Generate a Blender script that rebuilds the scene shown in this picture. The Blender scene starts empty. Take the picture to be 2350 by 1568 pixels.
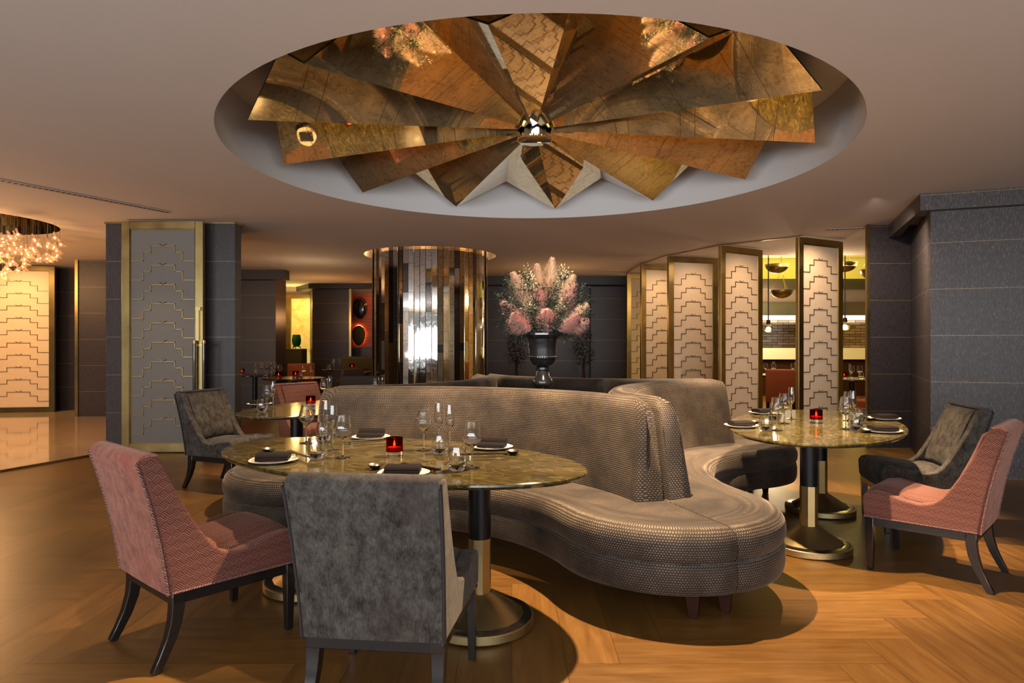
import bpy, bmesh, math, random
from mathutils import Vector, Matrix
random.seed(7)
D = bpy.data
SC = bpy.context.scene
COL = SC.collection
PI = math.pi
F, HOR, EYE = 1490.0, 790.0, 1.30          # focal length in pixels, horizon row, camera height
ZC = 2.79                                   # ceiling height
GRID = 0.462                                # spacing of the brass inlays


def at(px, py, z):
    """floor-plan point of a photo pixel on the horizontal plane z"""
    y = F * (EYE - z) / (py - HOR)
    return ((px - 1175.0) * y / F, y)


# ------------------------------------------------------------------ mesh builder
class MB:
    def __init__(self):
        self.v, self.f, self.m, self.uv = [], [], [], []

    def vert(self, p):
        self.v.append(tuple(p)); return len(self.v) - 1

    def face(self, idx, m=0, uv=None):
        self.f.append(tuple(idx)); self.m.append(m); self.uv.append(uv)

    def poly(self, pts, m=0, uv=None):
        self.face([self.vert(p) for p in pts], m, uv)

    def box(self, lo, hi, m=0):
        x0, y0, z0 = lo; x1, y1, z1 = hi
        c = [self.vert(p) for p in ((x0,y0,z0),(x1,y0,z0),(x1,y1,z0),(x0,y1,z0),(x0,y0,z1),(x1,y0,z1),(x1,y1,z1),(x0,y1,z1))]
        for q in ((0,3,2,1),(4,5,6,7),(0,1,5,4),(1,2,6,5),(2,3,7,6),(3,0,4,7)):
            self.face([c[i] for i in q], m)

    def obox(self, a, b, w, z0, z1, m=0):
        """upright box along the plan segment a-b, w thick to the left of it"""
        d = Vector((b[0]-a[0], b[1]-a[1])).normalized(); n = Vector((-d.y, d.x)) * w
        self.prism([(a[0],a[1]),(b[0],b[1]),(b[0]+n.x,b[1]+n.y),(a[0]+n.x,a[1]+n.y)], z0, z1, m)

    def prism(self, poly, z0, z1, m=0, mt=None):
        n = len(poly)
        a = [self.vert((p[0],p[1],z0)) for p in poly]; b = [self.vert((p[0],p[1],z1)) for p in poly]
        self.face(a[::-1], m); self.face(b, m if mt is None else mt)
        for i in range(n):
            j = (i+1) % n; self.face((a[i],a[j],b[j],b[i]), m)

    def prism_y(self, poly, y0, y1, m=0):
        """poly in (x, z), extruded along y"""
        n = len(poly)
        a = [self.vert((p[0],y0,p[1])) for p in poly]; b = [self.vert((p[0],y1,p[1])) for p in poly]
        self.face(a, m); self.face(b[::-1], m)
        for i in range(n):
            j = (i+1) % n; self.face((a[j],a[i],b[i],b[j]), m)

    def grid(self, rows, cu=False, cv=False, m=0, uv=None):
        nu, nv = len(rows), len(rows[0])
        ix = [[self.vert(p) for p in r] for r in rows]
        for i in range(nu if cu else nu-1):
            for j in range(nv if cv else nv-1):
                i2, j2 = (i+1) % nu, (j+1) % nv
                u = None
                if uv:
                    u = [uv[i][j], uv[i+1 if i+1 < len(uv) else i2][j], uv[i+1 if i+1 < len(uv) else i2][j+1 if j+1 < len(uv[0]) else j2], uv[i][j+1 if j+1 < len(uv[0]) else j2]]
                self.face((ix[i][j], ix[i2][j], ix[i2][j2], ix[i][j2]), m, u)
        return ix

    def lathe(self, prof, n=32, c=(0,0,0), m=0, closed=False, sx=1, sy=1, wob=None):
        rows = []
        for k in range(n):
            a = 2*PI*k/n; w = 1 if wob is None else wob(a)
            rows.append([(c[0]+r*w*math.cos(a)*sx, c[1]+r*w*math.sin(a)*sy, c[2]+z) for r, z in prof])
        self.grid(rows, cu=True, cv=closed, m=m)

    def disc(self, c, r, n=32, m=0, up=True):
        p = [(c[0]+r*math.cos(2*PI*k/n), c[1]+r*math.sin(2*PI*k/n), c[2]) for k in range(n)]
        self.poly(p if up else p[::-1], m)

    def tube(self, path, r, n=6, m=0, cap=True, square=False):
        path = [Vector(p) for p in path]; k = len(path)
        rr = r if isinstance(r, (list, tuple)) else [r]*k
        rows = []
        ref = Vector((0,0,1))
        for i, p in enumerate(path):
            t = (path[min(i+1,k-1)] - path[max(i-1,0)]).normalized()
            rf = ref if abs(t.dot(ref)) < .95 else Vector((1,0,0))
            if square: rf = Vector((0,1,0))
            a = t.cross(rf).normalized(); b = t.cross(a).normalized()
            o = PI/n if square else 0
            rows.append([p + (a*math.cos(2*PI*q/n+o) + b*math.sin(2*PI*q/n+o))*rr[i] for q in range(n)])
        ix = self.grid(rows, cv=True, m=m)
        if cap:
            self.face(ix[0], m); self.face(ix[-1][::-1], m)

    def sphere(self, c, r, n=12, k=8, m=0, sz=1):
        rows = []
        for i in range(n):
            a = 2*PI*i/n
            rows.append([(c[0]+r*math.cos(a)*math.sin(PI*j/k), c[1]+r*math.sin(a)*math.sin(PI*j/k), c[2]-r*sz*math.cos(PI*j/k)) for j in range(k+1)])
        self.grid(rows, cu=True, m=m)

    def xf(self, fn, start=0):
        for i in range(start, len(self.v)): self.v[i] = tuple(fn(*self.v[i]))

    def mesh(self, name, mats, sharp=35, smooth=True, recalc=True):
        me = D.meshes.new(name)
        me.from_pydata(self.v, [], self.f)
        for mt in (mats if isinstance(mats, (list, tuple)) else [mats]): me.materials.append(mt)
        me.polygons.foreach_set('material_index', self.m)
        bm = bmesh.new(); bm.from_mesh(me)
        lay = bm.loops.layers.uv.new('UVMap')
        bm.faces.ensure_lookup_table()
        for f, u in zip(bm.faces, self.uv):
            if u:
                for l, q in zip(f.loops, u): l[lay].uv = q
            else:
                n = f.normal; ax, ay, az = abs(n.x), abs(n.y), abs(n.z)
                for l in f.loops:
                    c = l.vert.co
                    l[lay].uv = (c.x, c.y) if az >= ax and az >= ay else ((c.x, c.z) if ay >= ax else (c.y, c.z))
        bmesh.ops.remove_doubles(bm, verts=bm.verts, dist=1e-5)
        if recalc: bmesh.ops.recalc_face_normals(bm, faces=bm.faces)
        bm.to_mesh(me); bm.free()
        if smooth:
            me.polygons.foreach_set('use_smooth', [True]*len(me.polygons))
            me.set_sharp_from_angle(angle=math.radians(sharp))
        me.update()
        return me

    def build(self, name, mats, parent=None, loc=None, rz=0, bevel=0, seg=2, sub=0, sharp=35, smooth=True):
        o = D.objects.new(name, self.mesh(name, mats, sharp, smooth))
        COL.objects.link(o)
        if parent: o.parent = parent
        if loc: o.location = loc
        o.rotation_euler.z = rz
        if bevel:
            b = o.modifiers.new('bevel', 'BEVEL'); b.width = bevel; b.segments = seg; b.limit_method = 'ANGLE'; b.angle_limit = math.radians(40)
            b.harden_normals = False
        if sub:
            s = o.modifiers.new('sub', 'SUBSURF'); s.levels = sub; s.render_levels = sub
        return o


def tag(o, label=None, cat=None, group=None, kind=None):
    if label: o['label'] = label
    if cat: o['category'] = cat
    if group: o['group'] = group
    if kind: o['kind'] = kind
    return o


def thing(name, label, cat, loc=(0,0,0), rz=0, group=None):
    o = D.objects.new(name, None); COL.objects.link(o)
    o.location = loc; o.rotation_euler.z = rz; o.empty_display_size = .1
    return tag(o, label, cat, group)


def dup(root, loc=None, rz=None, label=None, group=None, scale=None):
    kids = {}
    for c in D.objects:
        if c.parent: kids.setdefault(c.parent.name, []).append(c)
    def rec(o, par):
        c = o.copy(); COL.objects.link(c)
        if par is not None: c.parent = par
        for k in kids.get(o.name, []): rec(k, c)
        return c
    r = rec(root, None)
    if loc is not None: r.location = loc
    if rz is not None: r.rotation_euler.z = rz
    if scale is not None: r.scale = scale
    if label: r['label'] = label
    if group: r['group'] = group
    return r


def struct(mb, name, mats, **k):
    o = mb.build(name, mats, **k); o['kind'] = 'structure'; return o


# ------------------------------------------------------------------ materials
class NT:
    def __init__(self, name):
        self.mat = D.materials.new(name); self.mat.use_nodes = True
        self.t = self.mat.node_tree; self.t.nodes.clear()
        self.out = self.t.nodes.new('ShaderNodeOutputMaterial')
        self.p = self.t.nodes.new('ShaderNodeBsdfPrincipled')
        self.t.links.new(self.p.outputs[0], self.out.inputs[0])

    def set(self, sock, val):
        if isinstance(val, bpy.types.NodeSocket): self.t.links.new(val, sock)
        else: sock.default_value = val

    def n(self, typ, out=0, props=None, **inp):
        nd = self.t.nodes.new('ShaderNode' + typ)
        for k, v in (props or {}).items(): setattr(nd, k, v)
        for k, v in inp.items():
            key = k.replace('_', ' ')
            s = nd.inputs[int(key[1:])] if key[0] == 'i' and key[1:].isdigit() else nd.inputs[key]
            self.set(s, v)
        return nd.outputs[out]

    def m(self, op, a, b=0.0, c=0.0):
        return self.n('Math', props={'operation': op}, i0=a, i1=b, i2=c)

    def uv(self): return self.n('UVMap', props={'uv_map': 'UVMap'})
    def obj(self): return self.n('TexCoord', out=3)
    def pos(self): return self.n('NewGeometry')

    def sep(self, v):
        nd = self.t.nodes.new('ShaderNodeSeparateXYZ'); self.set(nd.inputs[0], v); return nd.outputs

    def scale(self, v, s, rot=(0,0,0), loc=(0,0,0)):
        return self.n('Mapping', Vector=v, Scale=s if isinstance(s, tuple) else (s,s,s), Rotation=rot, Location=loc)

    def noise(self, v, sc=5, det=3, rough=.5, dist=0):
        return self.n('TexNoise', Vector=v, Scale=sc, Detail=det, Roughness=rough, Distortion=dist)

    def ramp(self, f, stops, interp='LINEAR'):
        nd = self.t.nodes.new('ShaderNodeValToRGB'); nd.color_ramp.interpolation = interp
        e = nd.color_ramp.elements
        while len(e) < len(stops): e.new(0.5)
        for q, (p, c) in zip(e, stops):
            q.position = p; q.color = (c[0], c[1], c[2], 1) if not isinstance(c, (int, float)) else (c, c, c, 1)
        self.set(nd.inputs[0], f); return nd.outputs[0]

    def mix(self, f, a, b, blend='MIX'):
        nd = self.t.nodes.new('ShaderNodeMix'); nd.data_type = 'RGBA'; nd.blend_type = blend
        self.set(nd.inputs[0], f)
        for s, v in ((nd.inputs[6], a), (nd.inputs[7], b)):
            self.set(s, v if isinstance(v, bpy.types.NodeSocket) else (v[0], v[1], v[2], 1))
        return nd.outputs[2]

    def bump(self, h, strength=.3, dist=.002):
        self.set(self.p.inputs['Normal'], self.n('Bump', Height=h, Strength=strength, Distance=dist))

    def done(self, base=None, rough=None, metal=None, **k):
        P = self.p.inputs
        if base is not None: self.set(P['Base Color'], base if isinstance(base, bpy.types.NodeSocket) else (*base, 1))
        if rough is not None: self.set(P['Roughness'], rough)
        if metal is not None: self.set(P['Metallic'], metal)
        for kk, v in k.items(): self.set(P[kk.replace('_', ' ')], v)
        return self.mat


def plain(name, base, rough=.5, metal=0.0, var=0.0, vs=12, **k):
    t = NT(name)
    if var:
        f = t.noise(t.obj(), vs, 4)
        b = t.mix(f, tuple(c*(1-var) for c in base), tuple(min(1, c*(1+var)) for c in base))
        r = t.m('ADD', t.m('MULTIPLY', t.m('SUBTRACT', f, .5), .2), rough)
        return t.done(b, r, metal, **k)
    return t.done(base, rough, metal, **k)


def emit(name, col, strength, sampled=True):
    t = NT(name)
    m = t.done((0,0,0), 1, 0, Emission_Color=(*col, 1), Emission_Strength=strength)
    if not sampled: m.cycles.emission_sampling = 'NONE'
    return m


def mat_floor():
    t = NT('oak_parquet'); uv = t.uv()
    rnd = t.n('Attribute', out=2, props={'attribute_name': 'rnd'})
    off = t.n('VectorMath', props={'operation': 'ADD'}, i0=uv, i1=t.n('CombineXYZ', X=t.m('MULTIPLY', rnd, 37.0), Y=t.m('MULTIPLY', rnd, 91.0), Z=0.0))
    g1 = t.noise(t.scale(off, (1.2, 11, 1)), 2.2, 8, .68, .25)
    g2 = t.noise(t.scale(off, (6, 120, 1)), 2.0, 3, .6)
    kn = t.noise(t.scale(off, (1.6, 3.2, 1)), 2.0, 3, .55, .4)
    c = t.ramp(g1, [(.25, (.092,.041,.0095)), (.5, (.150,.071,.0155)), (.75, (.21,.108,.026))])
    c = t.mix(t.m('MULTIPLY', g2, .3), c, (.06,.027,.009))
    c = t.mix(t.ramp(kn, [(.60, 0), (.78, .55)]), c, (.09,.04,.016))
    v = t.m('ADD', t.m('MULTIPLY', rnd, .42), .79)
    c = t.mix(1.0, c, t.n('CombineColor', Red=v, Green=v, Blue=v), 'MULTIPLY')
    t.bump(t.m('ADD', g2, g1), .12, .002)
    return t.done(c, t.m('ADD', t.m('MULTIPLY', g1, .18), .27), 0, Specular_IOR_Level=.45)


def mat_wallwood(name, dark, light, speck):
    t = NT(name); p = t.pos()
    st = t.noise(t.scale(p, (150, 150, 11)), 1.0, 5, .65)
    st2 = t.noise(t.scale(p, (300, 300, 26)), 1.0, 2, .6)
    c = t.ramp(t.m('ADD', t.m('MULTIPLY', st, .65), t.m('MULTIPLY', st2, .35)), [(.40, dark), (.55, tuple((a+b)/2 for a, b in zip(dark, light))), (.70, light)])
    c = t.mix(t.m('MULTIPLY', t.ramp(st2, [(.56, 0), (.70, 1)]), speck), c, (.32,.265,.25))
    z = t.sep(p)[2]
    fr = t.m('ABSOLUTE', t.m('SUBTRACT', t.m('FRACT', t.m('ADD', t.m('DIVIDE', z, GRID), .5)), .5))
    line = t.m('LESS_THAN', fr, .0030/GRID)
    c = t.mix(t.m('MULTIPLY', line, .75), c, (.27,.195,.10))
    t.bump(st2, .2, .001)
    return t.done(c, .42, t.m('MULTIPLY', line, .4))


def mat_dotted():
    t = NT('dotted_velvet'); uv = t.uv()
    jn = t.n('TexNoise', out=1, Vector=uv, Scale=70.0, Detail=1.0)
    s = t.sep(t.n('VectorMath', props={'operation': 'MULTIPLY_ADD'}, i0=jn, i1=(.0042,.0042,0), i2=uv))
    S = .0133
    v = t.m('DIVIDE', s[1], S*.84); row = t.m('FLOOR', v)
    u = t.m('ADD', t.m('DIVIDE', s[0], S), t.m('MULTIPLY', t.m('FLOORED_MODULO', row, 2.0), .5))
    fx = t.m('SUBTRACT', t.m('FRACT', u), .5); fy = t.m('SUBTRACT', t.m('FRACT', v), .5)
    d = t.m('SQRT', t.m('ADD', t.m('MULTIPLY', fx, fx), t.m('MULTIPLY', t.m('MULTIPLY', fy, fy), 1.2)))
    dot = t.ramp(d, [(.20, 1), (.34, 0)])
    big = t.noise(t.scale(uv, 1), 3.2, 4, .6)
    br = t.noise(t.scale(uv, (2, 9, 1)), 3.0, 4, .6)
    base = t.mix(t.m('ADD', t.m('MULTIPLY', br, .6), t.m('MULTIPLY', t.ramp(big, [(.35, 0), (.7, 1)]), .4)), (.006,.0043,.0034), (.055,.038,.026))
    dots = t.mix(t.ramp(big, [(.35, 0), (.68, 1)]), (.070,.058,.048), (.275,.222,.165))
    c = t.mix(t.m('MULTIPLY', dot, t.m('ADD', .45, t.m('MULTIPLY', big, .8))), base, dots)
    t.bump(dot, .5, .003)
    return t.done(c, .68, 0, Sheen_Weight=.22, Sheen_Roughness=.35, Sheen_Tint=(.85,.75,.65,1), Specular_IOR_Level=.3)


def mat_velvet(name, a, b, sheen, tint, streak=True):
    t = NT(name); o = t.obj()
    n1 = t.noise(t.scale(o, (1,1,.7)), 21, 10, .76, .2)
    n2 = t.noise(t.scale(o, (60,60,14)), 3, 3, .6)
    f = t.m('ADD', t.m('MULTIPLY', n1, .75), t.m('MULTIPLY', n2, .25))
    c = t.ramp(f, [(.38, a), (.62, b)])
    c = t.mix(t.ramp(t.noise(o, 3.5, 3), [(.55, 0), (.66, .45)]), c, (a[0]*1.9, a[1]*1.35, a[2]*1.3))
    t.bump(n2, .15, .001)
    return t.done(c, .8, 0, Sheen_Weight=sheen, Sheen_Roughness=.4, Sheen_Tint=(*tint, 1), Specular_IOR_Level=.2)


def mat_basket(name, base, line):
    t = NT(name); uv = t.scale(t.uv(), 1/.031, rot=(0,0,math.radians(42)))
    s = t.sep(uv)
    cx, cy = t.m('FLOOR', s[0]), t.m('FLOOR', s[1]); fx, fy = t.m('FRACT', s[0]), t.m('FRACT', s[1])
    par = t.m('FLOORED_MODULO', t.m('ADD', cx, cy), 2.0)
    tt = t.m('ADD', t.m('MULTIPLY', par, fx), t.m('MULTIPLY', t.m('SUBTRACT', 1.0, par), fy))
    ln = t.m('LESS_THAN', t.m('FRACT', t.m('MULTIPLY', tt, 4.0)), .22)
    n1 = t.noise(t.obj(), 7, 4); n2 = t.noise(t.obj(), 160, 2)
    b = t.mix(n1, tuple(c*.65 for c in base), tuple(c*1.35 for c in base))
    c = t.mix(t.m('MULTIPLY', ln, t.m('ADD', .35, t.m('MULTIPLY', n2, .7))), b, line)
    t.bump(ln, .3, .001)
    return t.done(c, .8, 0, Sheen_Weight=.25, Sheen_Roughness=.4, Sheen_Tint=(1,.7,.6,1), Specular_IOR_Level=.2)


def mat_tabletop():
    t = NT('green_gold_marble'); o = t.obj()
    w = t.noise(o, 2.2, 5, .6, 1.6)
    n = t.noise(t.scale(o, (3.2, 12, 2), rot=(0,0,.35)), 4.0, 10, .75, .5)
    v = t.n('TexNoise', Vector=o, Scale=3.0, Detail=3.0, Distortion=2.2)
    vein = t.ramp(t.m('ABSOLUTE', t.m('SUBTRACT', v, .5)), [(.0, 1), (.012, 0)])
    c = t.ramp(t.m('ADD', t.m('MULTIPLY', n, .7), t.m('MULTIPLY', w, .3)), [(.36, (.012,.010,.0035)), (.50, (.046,.036,.011)), (.64, (.125,.095,.033))])
    c = t.mix(t.m('MULTIPLY', vein, .28), c, (.30,.25,.13))
    return t.done(c, .11, 0, Specular_IOR_Level=.4)


def mat_antique(name, tint, dark, amt, r0=.05, seams=False, metal=1.0):
    t = NT(name); p = t.uv()
    n1 = t.noise(p, 9, 6, .68, .6); n2 = t.noise(p, 34, 5, .6, .4)
    blot = t.ramp(t.m('ADD', t.m('MULTIPLY', n1, .5), t.m('MULTIPLY', n2, .5)), [(.49, 0), (.60, 1)])
    c = t.mix(t.m('MULTIPLY', blot, amt), tint, dark)
    r = t.m('ADD', r0, t.m('ADD', t.m('MULTIPLY', blot, .05), t.m('MULTIPLY', n1, .02)))
    if seams:
        u = t.sep(p)[0]; ln = None
        for q in (.66, .76, 1.16, 1.27, 1.72, 1.86):
            k = t.m('LESS_THAN', t.m('ABSOLUTE', t.m('SUBTRACT', u, q)), .0019)
            ln = k if ln is None else t.m('MAXIMUM', ln, k)
        c = t.mix(t.m('MULTIPLY', ln, .85), c, (.03,.02,.01)); r = t.m('ADD', r, t.m('MULTIPLY', ln, .4))
    return t.done(c, r, metal)


def mat_brick(name, a, b, mortar, w, h, rough=.4, metal=0.0, coord='uv'):
    t = NT(name); v = t.uv() if coord == 'uv' else t.pos()
    nd = t.t.nodes.new('ShaderNodeTexBrick'); t.set(nd.inputs['Vector'], v)
    nd.inputs['Color1'].default_value = (*a, 1); nd.inputs['Color2'].default_value = (*b, 1); nd.inputs['Mortar'].default_value = (*mortar, 1)
    nd.inputs['Scale'].default_value = 1; nd.inputs['Mortar Size'].default_value = .006
    nd.inputs['Brick Width'].default_value = w; nd.inputs['Row Height'].default_value = h
    return t.done(nd.outputs['Color'], rough, metal)


M = {}
M['floor'] = mat_floor()
M['under'] = plain('floor_joint', (.03,.016,.008), .6)
t = NT('cream_marble'); n = t.noise(t.pos(), 1.1, 6, .6, 1.2)
M['marble'] = t.done(t.mix(n, (.50,.36,.22), (.68,.53,.36)), .07, 0, Coat_Weight=.3)
t = NT('ceiling_paint'); n = t.noise(t.pos(), 2.0, 3)
M['ceil'] = t.done(t.mix(n, (.74,.67,.615), (.78,.705,.65)), .85, 0)
M['recess'] = plain('recess_paint', (.74,.72,.71), .8)
M['wall'] = mat_wallwood('wenge_panel', (.018,.0135,.0145), (.062,.050,.052), .12)
M['wallnear'] = mat_wallwood('wenge_panel_limed', (.017,.012,.011), (.070,.052,.048), .6)
M['beam'] = plain('dark_beam', (.022,.017,.016), .45)
M['bronze'] = plain('aged_bronze', (.33,.25,.105), .33, 1, .35, 5)
M['bronzedark'] = plain('dark_bronze', (.11,.078,.030), .38, 1, .3, 5)
M['brass'] = plain('brushed_brass', (.52,.41,.20), .40, 1, .15, 9)
M['fret'] = plain('dark_bronze_fret', (.20,.125,.055), .45, .6)
M['fretgold'] = plain('gilt_fret', (.34,.23,.10), .35, .9)
t = NT('cream_silk'); n = t.noise(t.scale(t.obj(), (3,3,3)), 4, 4); n2 = t.noise(t.scale(t.obj(), (120,20,20)), 3, 2)
t.bump(n2, .15, .001)
M['silk'] = t.done(t.mix(n, (.62,.475,.33), (.70,.55,.40)), .6, 0)
t = NT('grey_silk'); n = t.noise(t.scale(t.obj(), (120,20,25)), 3, 3); t.bump(n, .2, .001)
M['greysilk'] = t.done(t.mix(n, (.15,.14,.12), (.205,.19,.165)), .55, 0)
t = NT('ribbed_silk'); n = t.noise(t.scale(t.obj(), (34,20,9)), 2.2, 4, .6, 1.5); t.bump(n, .6, .01)
M['ribsilk'] = t.done(t.mix(n, (.66,.48,.27), (.82,.63,.38)), .45, 0)
M['dots'] = mat_dotted()
M['grey'] = mat_velvet('grey_velvet', (.016,.013,.011), (.092,.085,.077), .12, (.85,.8,.75))
M['pink'] = mat_velvet('dusty_pink_velvet', (.15,.047,.035), (.40,.165,.120), .3, (1,.75,.65))
M['basket'] = mat_basket('pink_basketweave', (.098,.029,.021), (.35,.21,.165))
M['stitch'] = mat_basket('pink_stitch', (.10,.04,.035), (.6,.45,.4))
M['lacquer'] = plain('black_lacquer', (.010,.009,.009), .22, 0, Coat_Weight=.5)
M['pipe'] = plain('dark_piping', (.02,.018,.018), .7)
M['leg'] = plain('mahogany', (.032,.010,.006), .4, 0, .3, Specular_IOR_Level=.2)
M['blackmetal'] = plain('black_metal', (.018,.018,.020), .3, .6)
M['top'] = mat_tabletop()
def glass(name, col=(1,1,1), rough=0.0):
    t = NT(name); t.t.nodes.remove(t.p)
    g = t.t.nodes.new('ShaderNodeBsdfGlass'); g.inputs['Color'].default_value = (*col, 1); g.inputs['Roughness'].default_value = rough; g.inputs['IOR'].default_value = 1.48
    t.t.links.new(g.outputs[0], t.out.inputs[0]); return t.mat
M['glass'] = glass('clear_glass', (.98,.99,.99))
M['redglass'] = glass('red_glass', (.50,.085,.05))
M['redcup'] = plain('red_lacquered_glass', (.10,.012,.010), .12, 0, Coat_Weight=.6, Emission_Color=(1,.12,.03,1), Emission_Strength=.10)
M['wax'] = plain('candle_wax', (.75,.25,.15), .5, Emission_Color=(1,.22,.06,1), Emission_Strength=.5)
M['flame'] = emit('flame', (1,.62,.25), 45, False)
M['napkin'] = plain('charcoal_linen', (.010,.0078,.0085), .9, 0, .25, 60, Specular_IOR_Level=.1)
M['hub'] = plain('polished_silver', (.9,.92,.93), .16, 1)
M['plate'] = plain('ivory_stoneware', (.70,.64,.55), .3, 0, .06)
M['stick'] = plain('dark_chopstick', (.012,.006,.004), .4, Specular_IOR_Level=.2)
M['chrome'] = plain('dull_steel', (.42,.40,.36), .25, 1)
M['urn'] = plain('black_glazed_iron', (.020,.022,.026), .18, .3, Coat_Weight=.5)
M['mirror'] = mat_antique('antique_silver_mirror', (.90,.91,.90), (.42,.40,.37), .6, .03)
M['mirrorgold'] = mat_antique('antique_gold_mirror', (.72,.56,.33), (.40,.26,.12), .8, .08)
M['mirrordark'] = mat_antique('smoked_mirror', (.22,.21,.21), (.10,.09,.08), .7, .05)
M['amber'] = mat_antique('amber_foxed_mirror', (.98,.77,.42), (.46,.25,.08), .55, .008, True, .88)
M['gap'] = plain('mirror_joint', (.02,.018,.016), .6)
M['peach'] = plain('peach_plume', (.86,.60,.42), .9, 0, .25, 10, Sheen_Weight=.3)
M['rose'] = plain('rose_plume', (.76,.43,.37), .9, 0, .25, 10, Sheen_Weight=.3)
M['leaf'] = plain('eucalyptus_leaf', (.030,.046,.034), .45, 0, .5, 30)
M['leafpale'] = plain('pale_dry_leaf', (.42,.38,.24), .6, 0, .3, 30)
M['stem'] = plain('stem', (.10,.075,.04), .7)
M['darkleaf'] = plain('topiary_leaf', (.010,.016,.009), .6, 0, .4, 20)
M['darkfab'] = plain('background_fabric', (.055,.042,.030), .85, 0, .2)
M['brownfab'] = plain('brown_fabric', (.11,.055,.032), .85, 0, .2)
M['olivefab'] = plain('olive_fabric', (.075,.06,.018), .8, 0, .2)
M['orangefab'] = plain('orange_fabric', (.30,.07,.015), .8, 0, .2)
M['darktop'] = plain('dark_table_wood', (.02,.014,.01), .2)
M['vent'] = plain('vent_metal', (.42,.33,.27), .6)
M['slotshade'] = plain('vent_shadow_gap', (.05,.04,.035), .8)  # shade inside the vent slots, put into the colour of dark strips
# ------------------------------------------------------------------ setting
def circle(c, r, n=96): return [(c[0]+r*math.cos(2*PI*k/n), c[1]+r*math.sin(2*PI*k/n)) for k in range(n)]
FAN = (.185, 5.30); RIM = 2.38
PIL = (-1.376, 10.96); PR = .955
CHA = (-6.65, 7.90); CR = .95
X0, X1, Y0, Y1 = -11.5, 12.0, -4.0, 18.2

# floor: herringbone oak planks, each plank its own face group of the one floor mesh
W, NP = .22, 5
mb = MB(); rnds = []
gx0, gx1, gy0, gy1 = -31, 41, 2, 84
def plank(x0, y0, x1, y1, along_x):
    g = .0007; r = random.random()
    a = [(x0+g,y0+g),(x1-g,y0+g),(x1-g,y1-g),(x0+g,y1-g)]
    uv = a if along_x else [(p[1], p[0]) for p in a]
    mb.poly([(p[0],p[1],0) for p in a], 0, uv); rnds.append(r)
for k in range(gy0, gy1):
    for m_ in range(-12, 12):
        x = k + 2*NP*m_
        if gx0 <= x <= gx1: plank(x*W, k*W, (x+NP)*W, (k+1)*W, True)
for x in range(gx0, gx1):
    for m_ in range(-12, 16):
        y = x - 2*NP + 1 + 2*NP*m_
        if gy0 <= y <= gy1: plank(x*W, y*W, (x+1)*W, (y+NP)*W, False)
nfaces = len(mb.f)
mb.poly([(X0,Y0,-.004),(X1,Y0,-.004),(X1,Y1,-.004),(X0,Y1,-.004)], 1); rnds.append(.5)
fl = struct(mb, 'floor', [M['floor'], M['under']], smooth=False)
if len(fl.data.polygons) == len(rnds):
    at_ = fl.data.attributes.new('rnd', 'FLOAT', 'FACE'); at_.data.foreach_set('value', rnds)

# polished marble of the foyer, one low step up, with a bronze edge
edge = [(-6.9, 1.5), (-5.18, 6.57), (-4.72, 7.93)]
mb = MB(); mb.prism([(X0,1.5)]+edge+[(-4.72,12.9),(X0,12.9)], 0.0, .02)
struct(mb, 'floor_marble', M['marble'])
mb = MB()
for a, b in zip(edge, edge[1:]): mb.obox(b, a, -.03, 0.0, .024)
struct(mb, 'trim_1', M['bronze'])

# ceiling with its three round openings
bm = bmesh.new()
def loop(pts, z):
    vs = [bm.verts.new((p[0],p[1],z)) for p in pts]
    for i in range(len(vs)): bm.edges.new((vs[i], vs[(i+1) % len(vs)]))
loop([(X0,Y0),(X1,Y0),(X1,10.9),(4.2,10.9),(4.2,Y1),(X0,Y1)], ZC)
loop(circle(FAN, RIM, 128), ZC); loop(circle(PIL, 1.10), ZC); loop(circle(CHA, CR), ZC)
bmesh.ops.triangle_fill(bm, use_beauty=True, use_dissolve=False, edges=bm.edges[:])
me = D.meshes.new('ceiling'); bm.to_mesh(me); bm.free(); me.materials.append(M['ceil'])
o = D.objects.new('ceiling', me); COL.objects.link(o); o['kind'] = 'structure'
mb = MB(); mb.lathe([(RIM,ZC),(RIM,3.30),(.001,3.30)], 128, (FAN[0],FAN[1],0)); struct(mb, 'ceiling_recess', M['recess'])
mb = MB(); mb.lathe([(1.10,ZC),(1.10,2.97),(.9,2.97)], 96, (PIL[0],PIL[1],0)); struct(mb, 'ceiling_halo', M['ceil'])
mb = MB(); n = 96
for k in range(n):
    a0, a1 = 2*PI*k/n, 2*PI*(k+.93)/n; r = CR
    for z0, z1 in ((ZC, 2.9), (2.905, 3.02), (3.025, 3.25)):
        jr = random.choice((0, 0, .02, .05))
        mb.poly([(CHA[0]+(r-jr)*math.cos(a), CHA[1]+(r-jr)*math.sin(a), z) for a, z in ((a0,z0),(a1,z0),(a1,z1),(a0,z1))], random.choice((0,0,1)))
mb.lathe([(CR+.01,ZC),(CR+.01,3.26),(.001,3.26)], 64, (CHA[0],CHA[1],0), 2)
struct(mb, 'ceiling_chandelier_well', [M['mirrorgold'], M['mirror'], M['beam']])
# kitchen ceiling beyond the screens: shallow lit vault and beams
mb = MB(); mb.poly([(4.2,10.9,3.35),(X1,10.9,3.35),(X1,Y1,3.35),(4.2,Y1,3.35)]); mb.poly([(4.2,10.9,ZC),(X1,10.9,ZC),(X1,10.9,3.35),(4.2,10.9,3.35)]); mb.poly([(4.2,10.9,ZC),(4.2,Y1,ZC),(4.2,Y1,3.35),(4.2,10.9,3.35)])
t = NT('vault_paint'); M['vault'] = t.done((.84,.76,.27), .8)
struct(mb, 'ceiling_kitchen', M['vault'])
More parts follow.
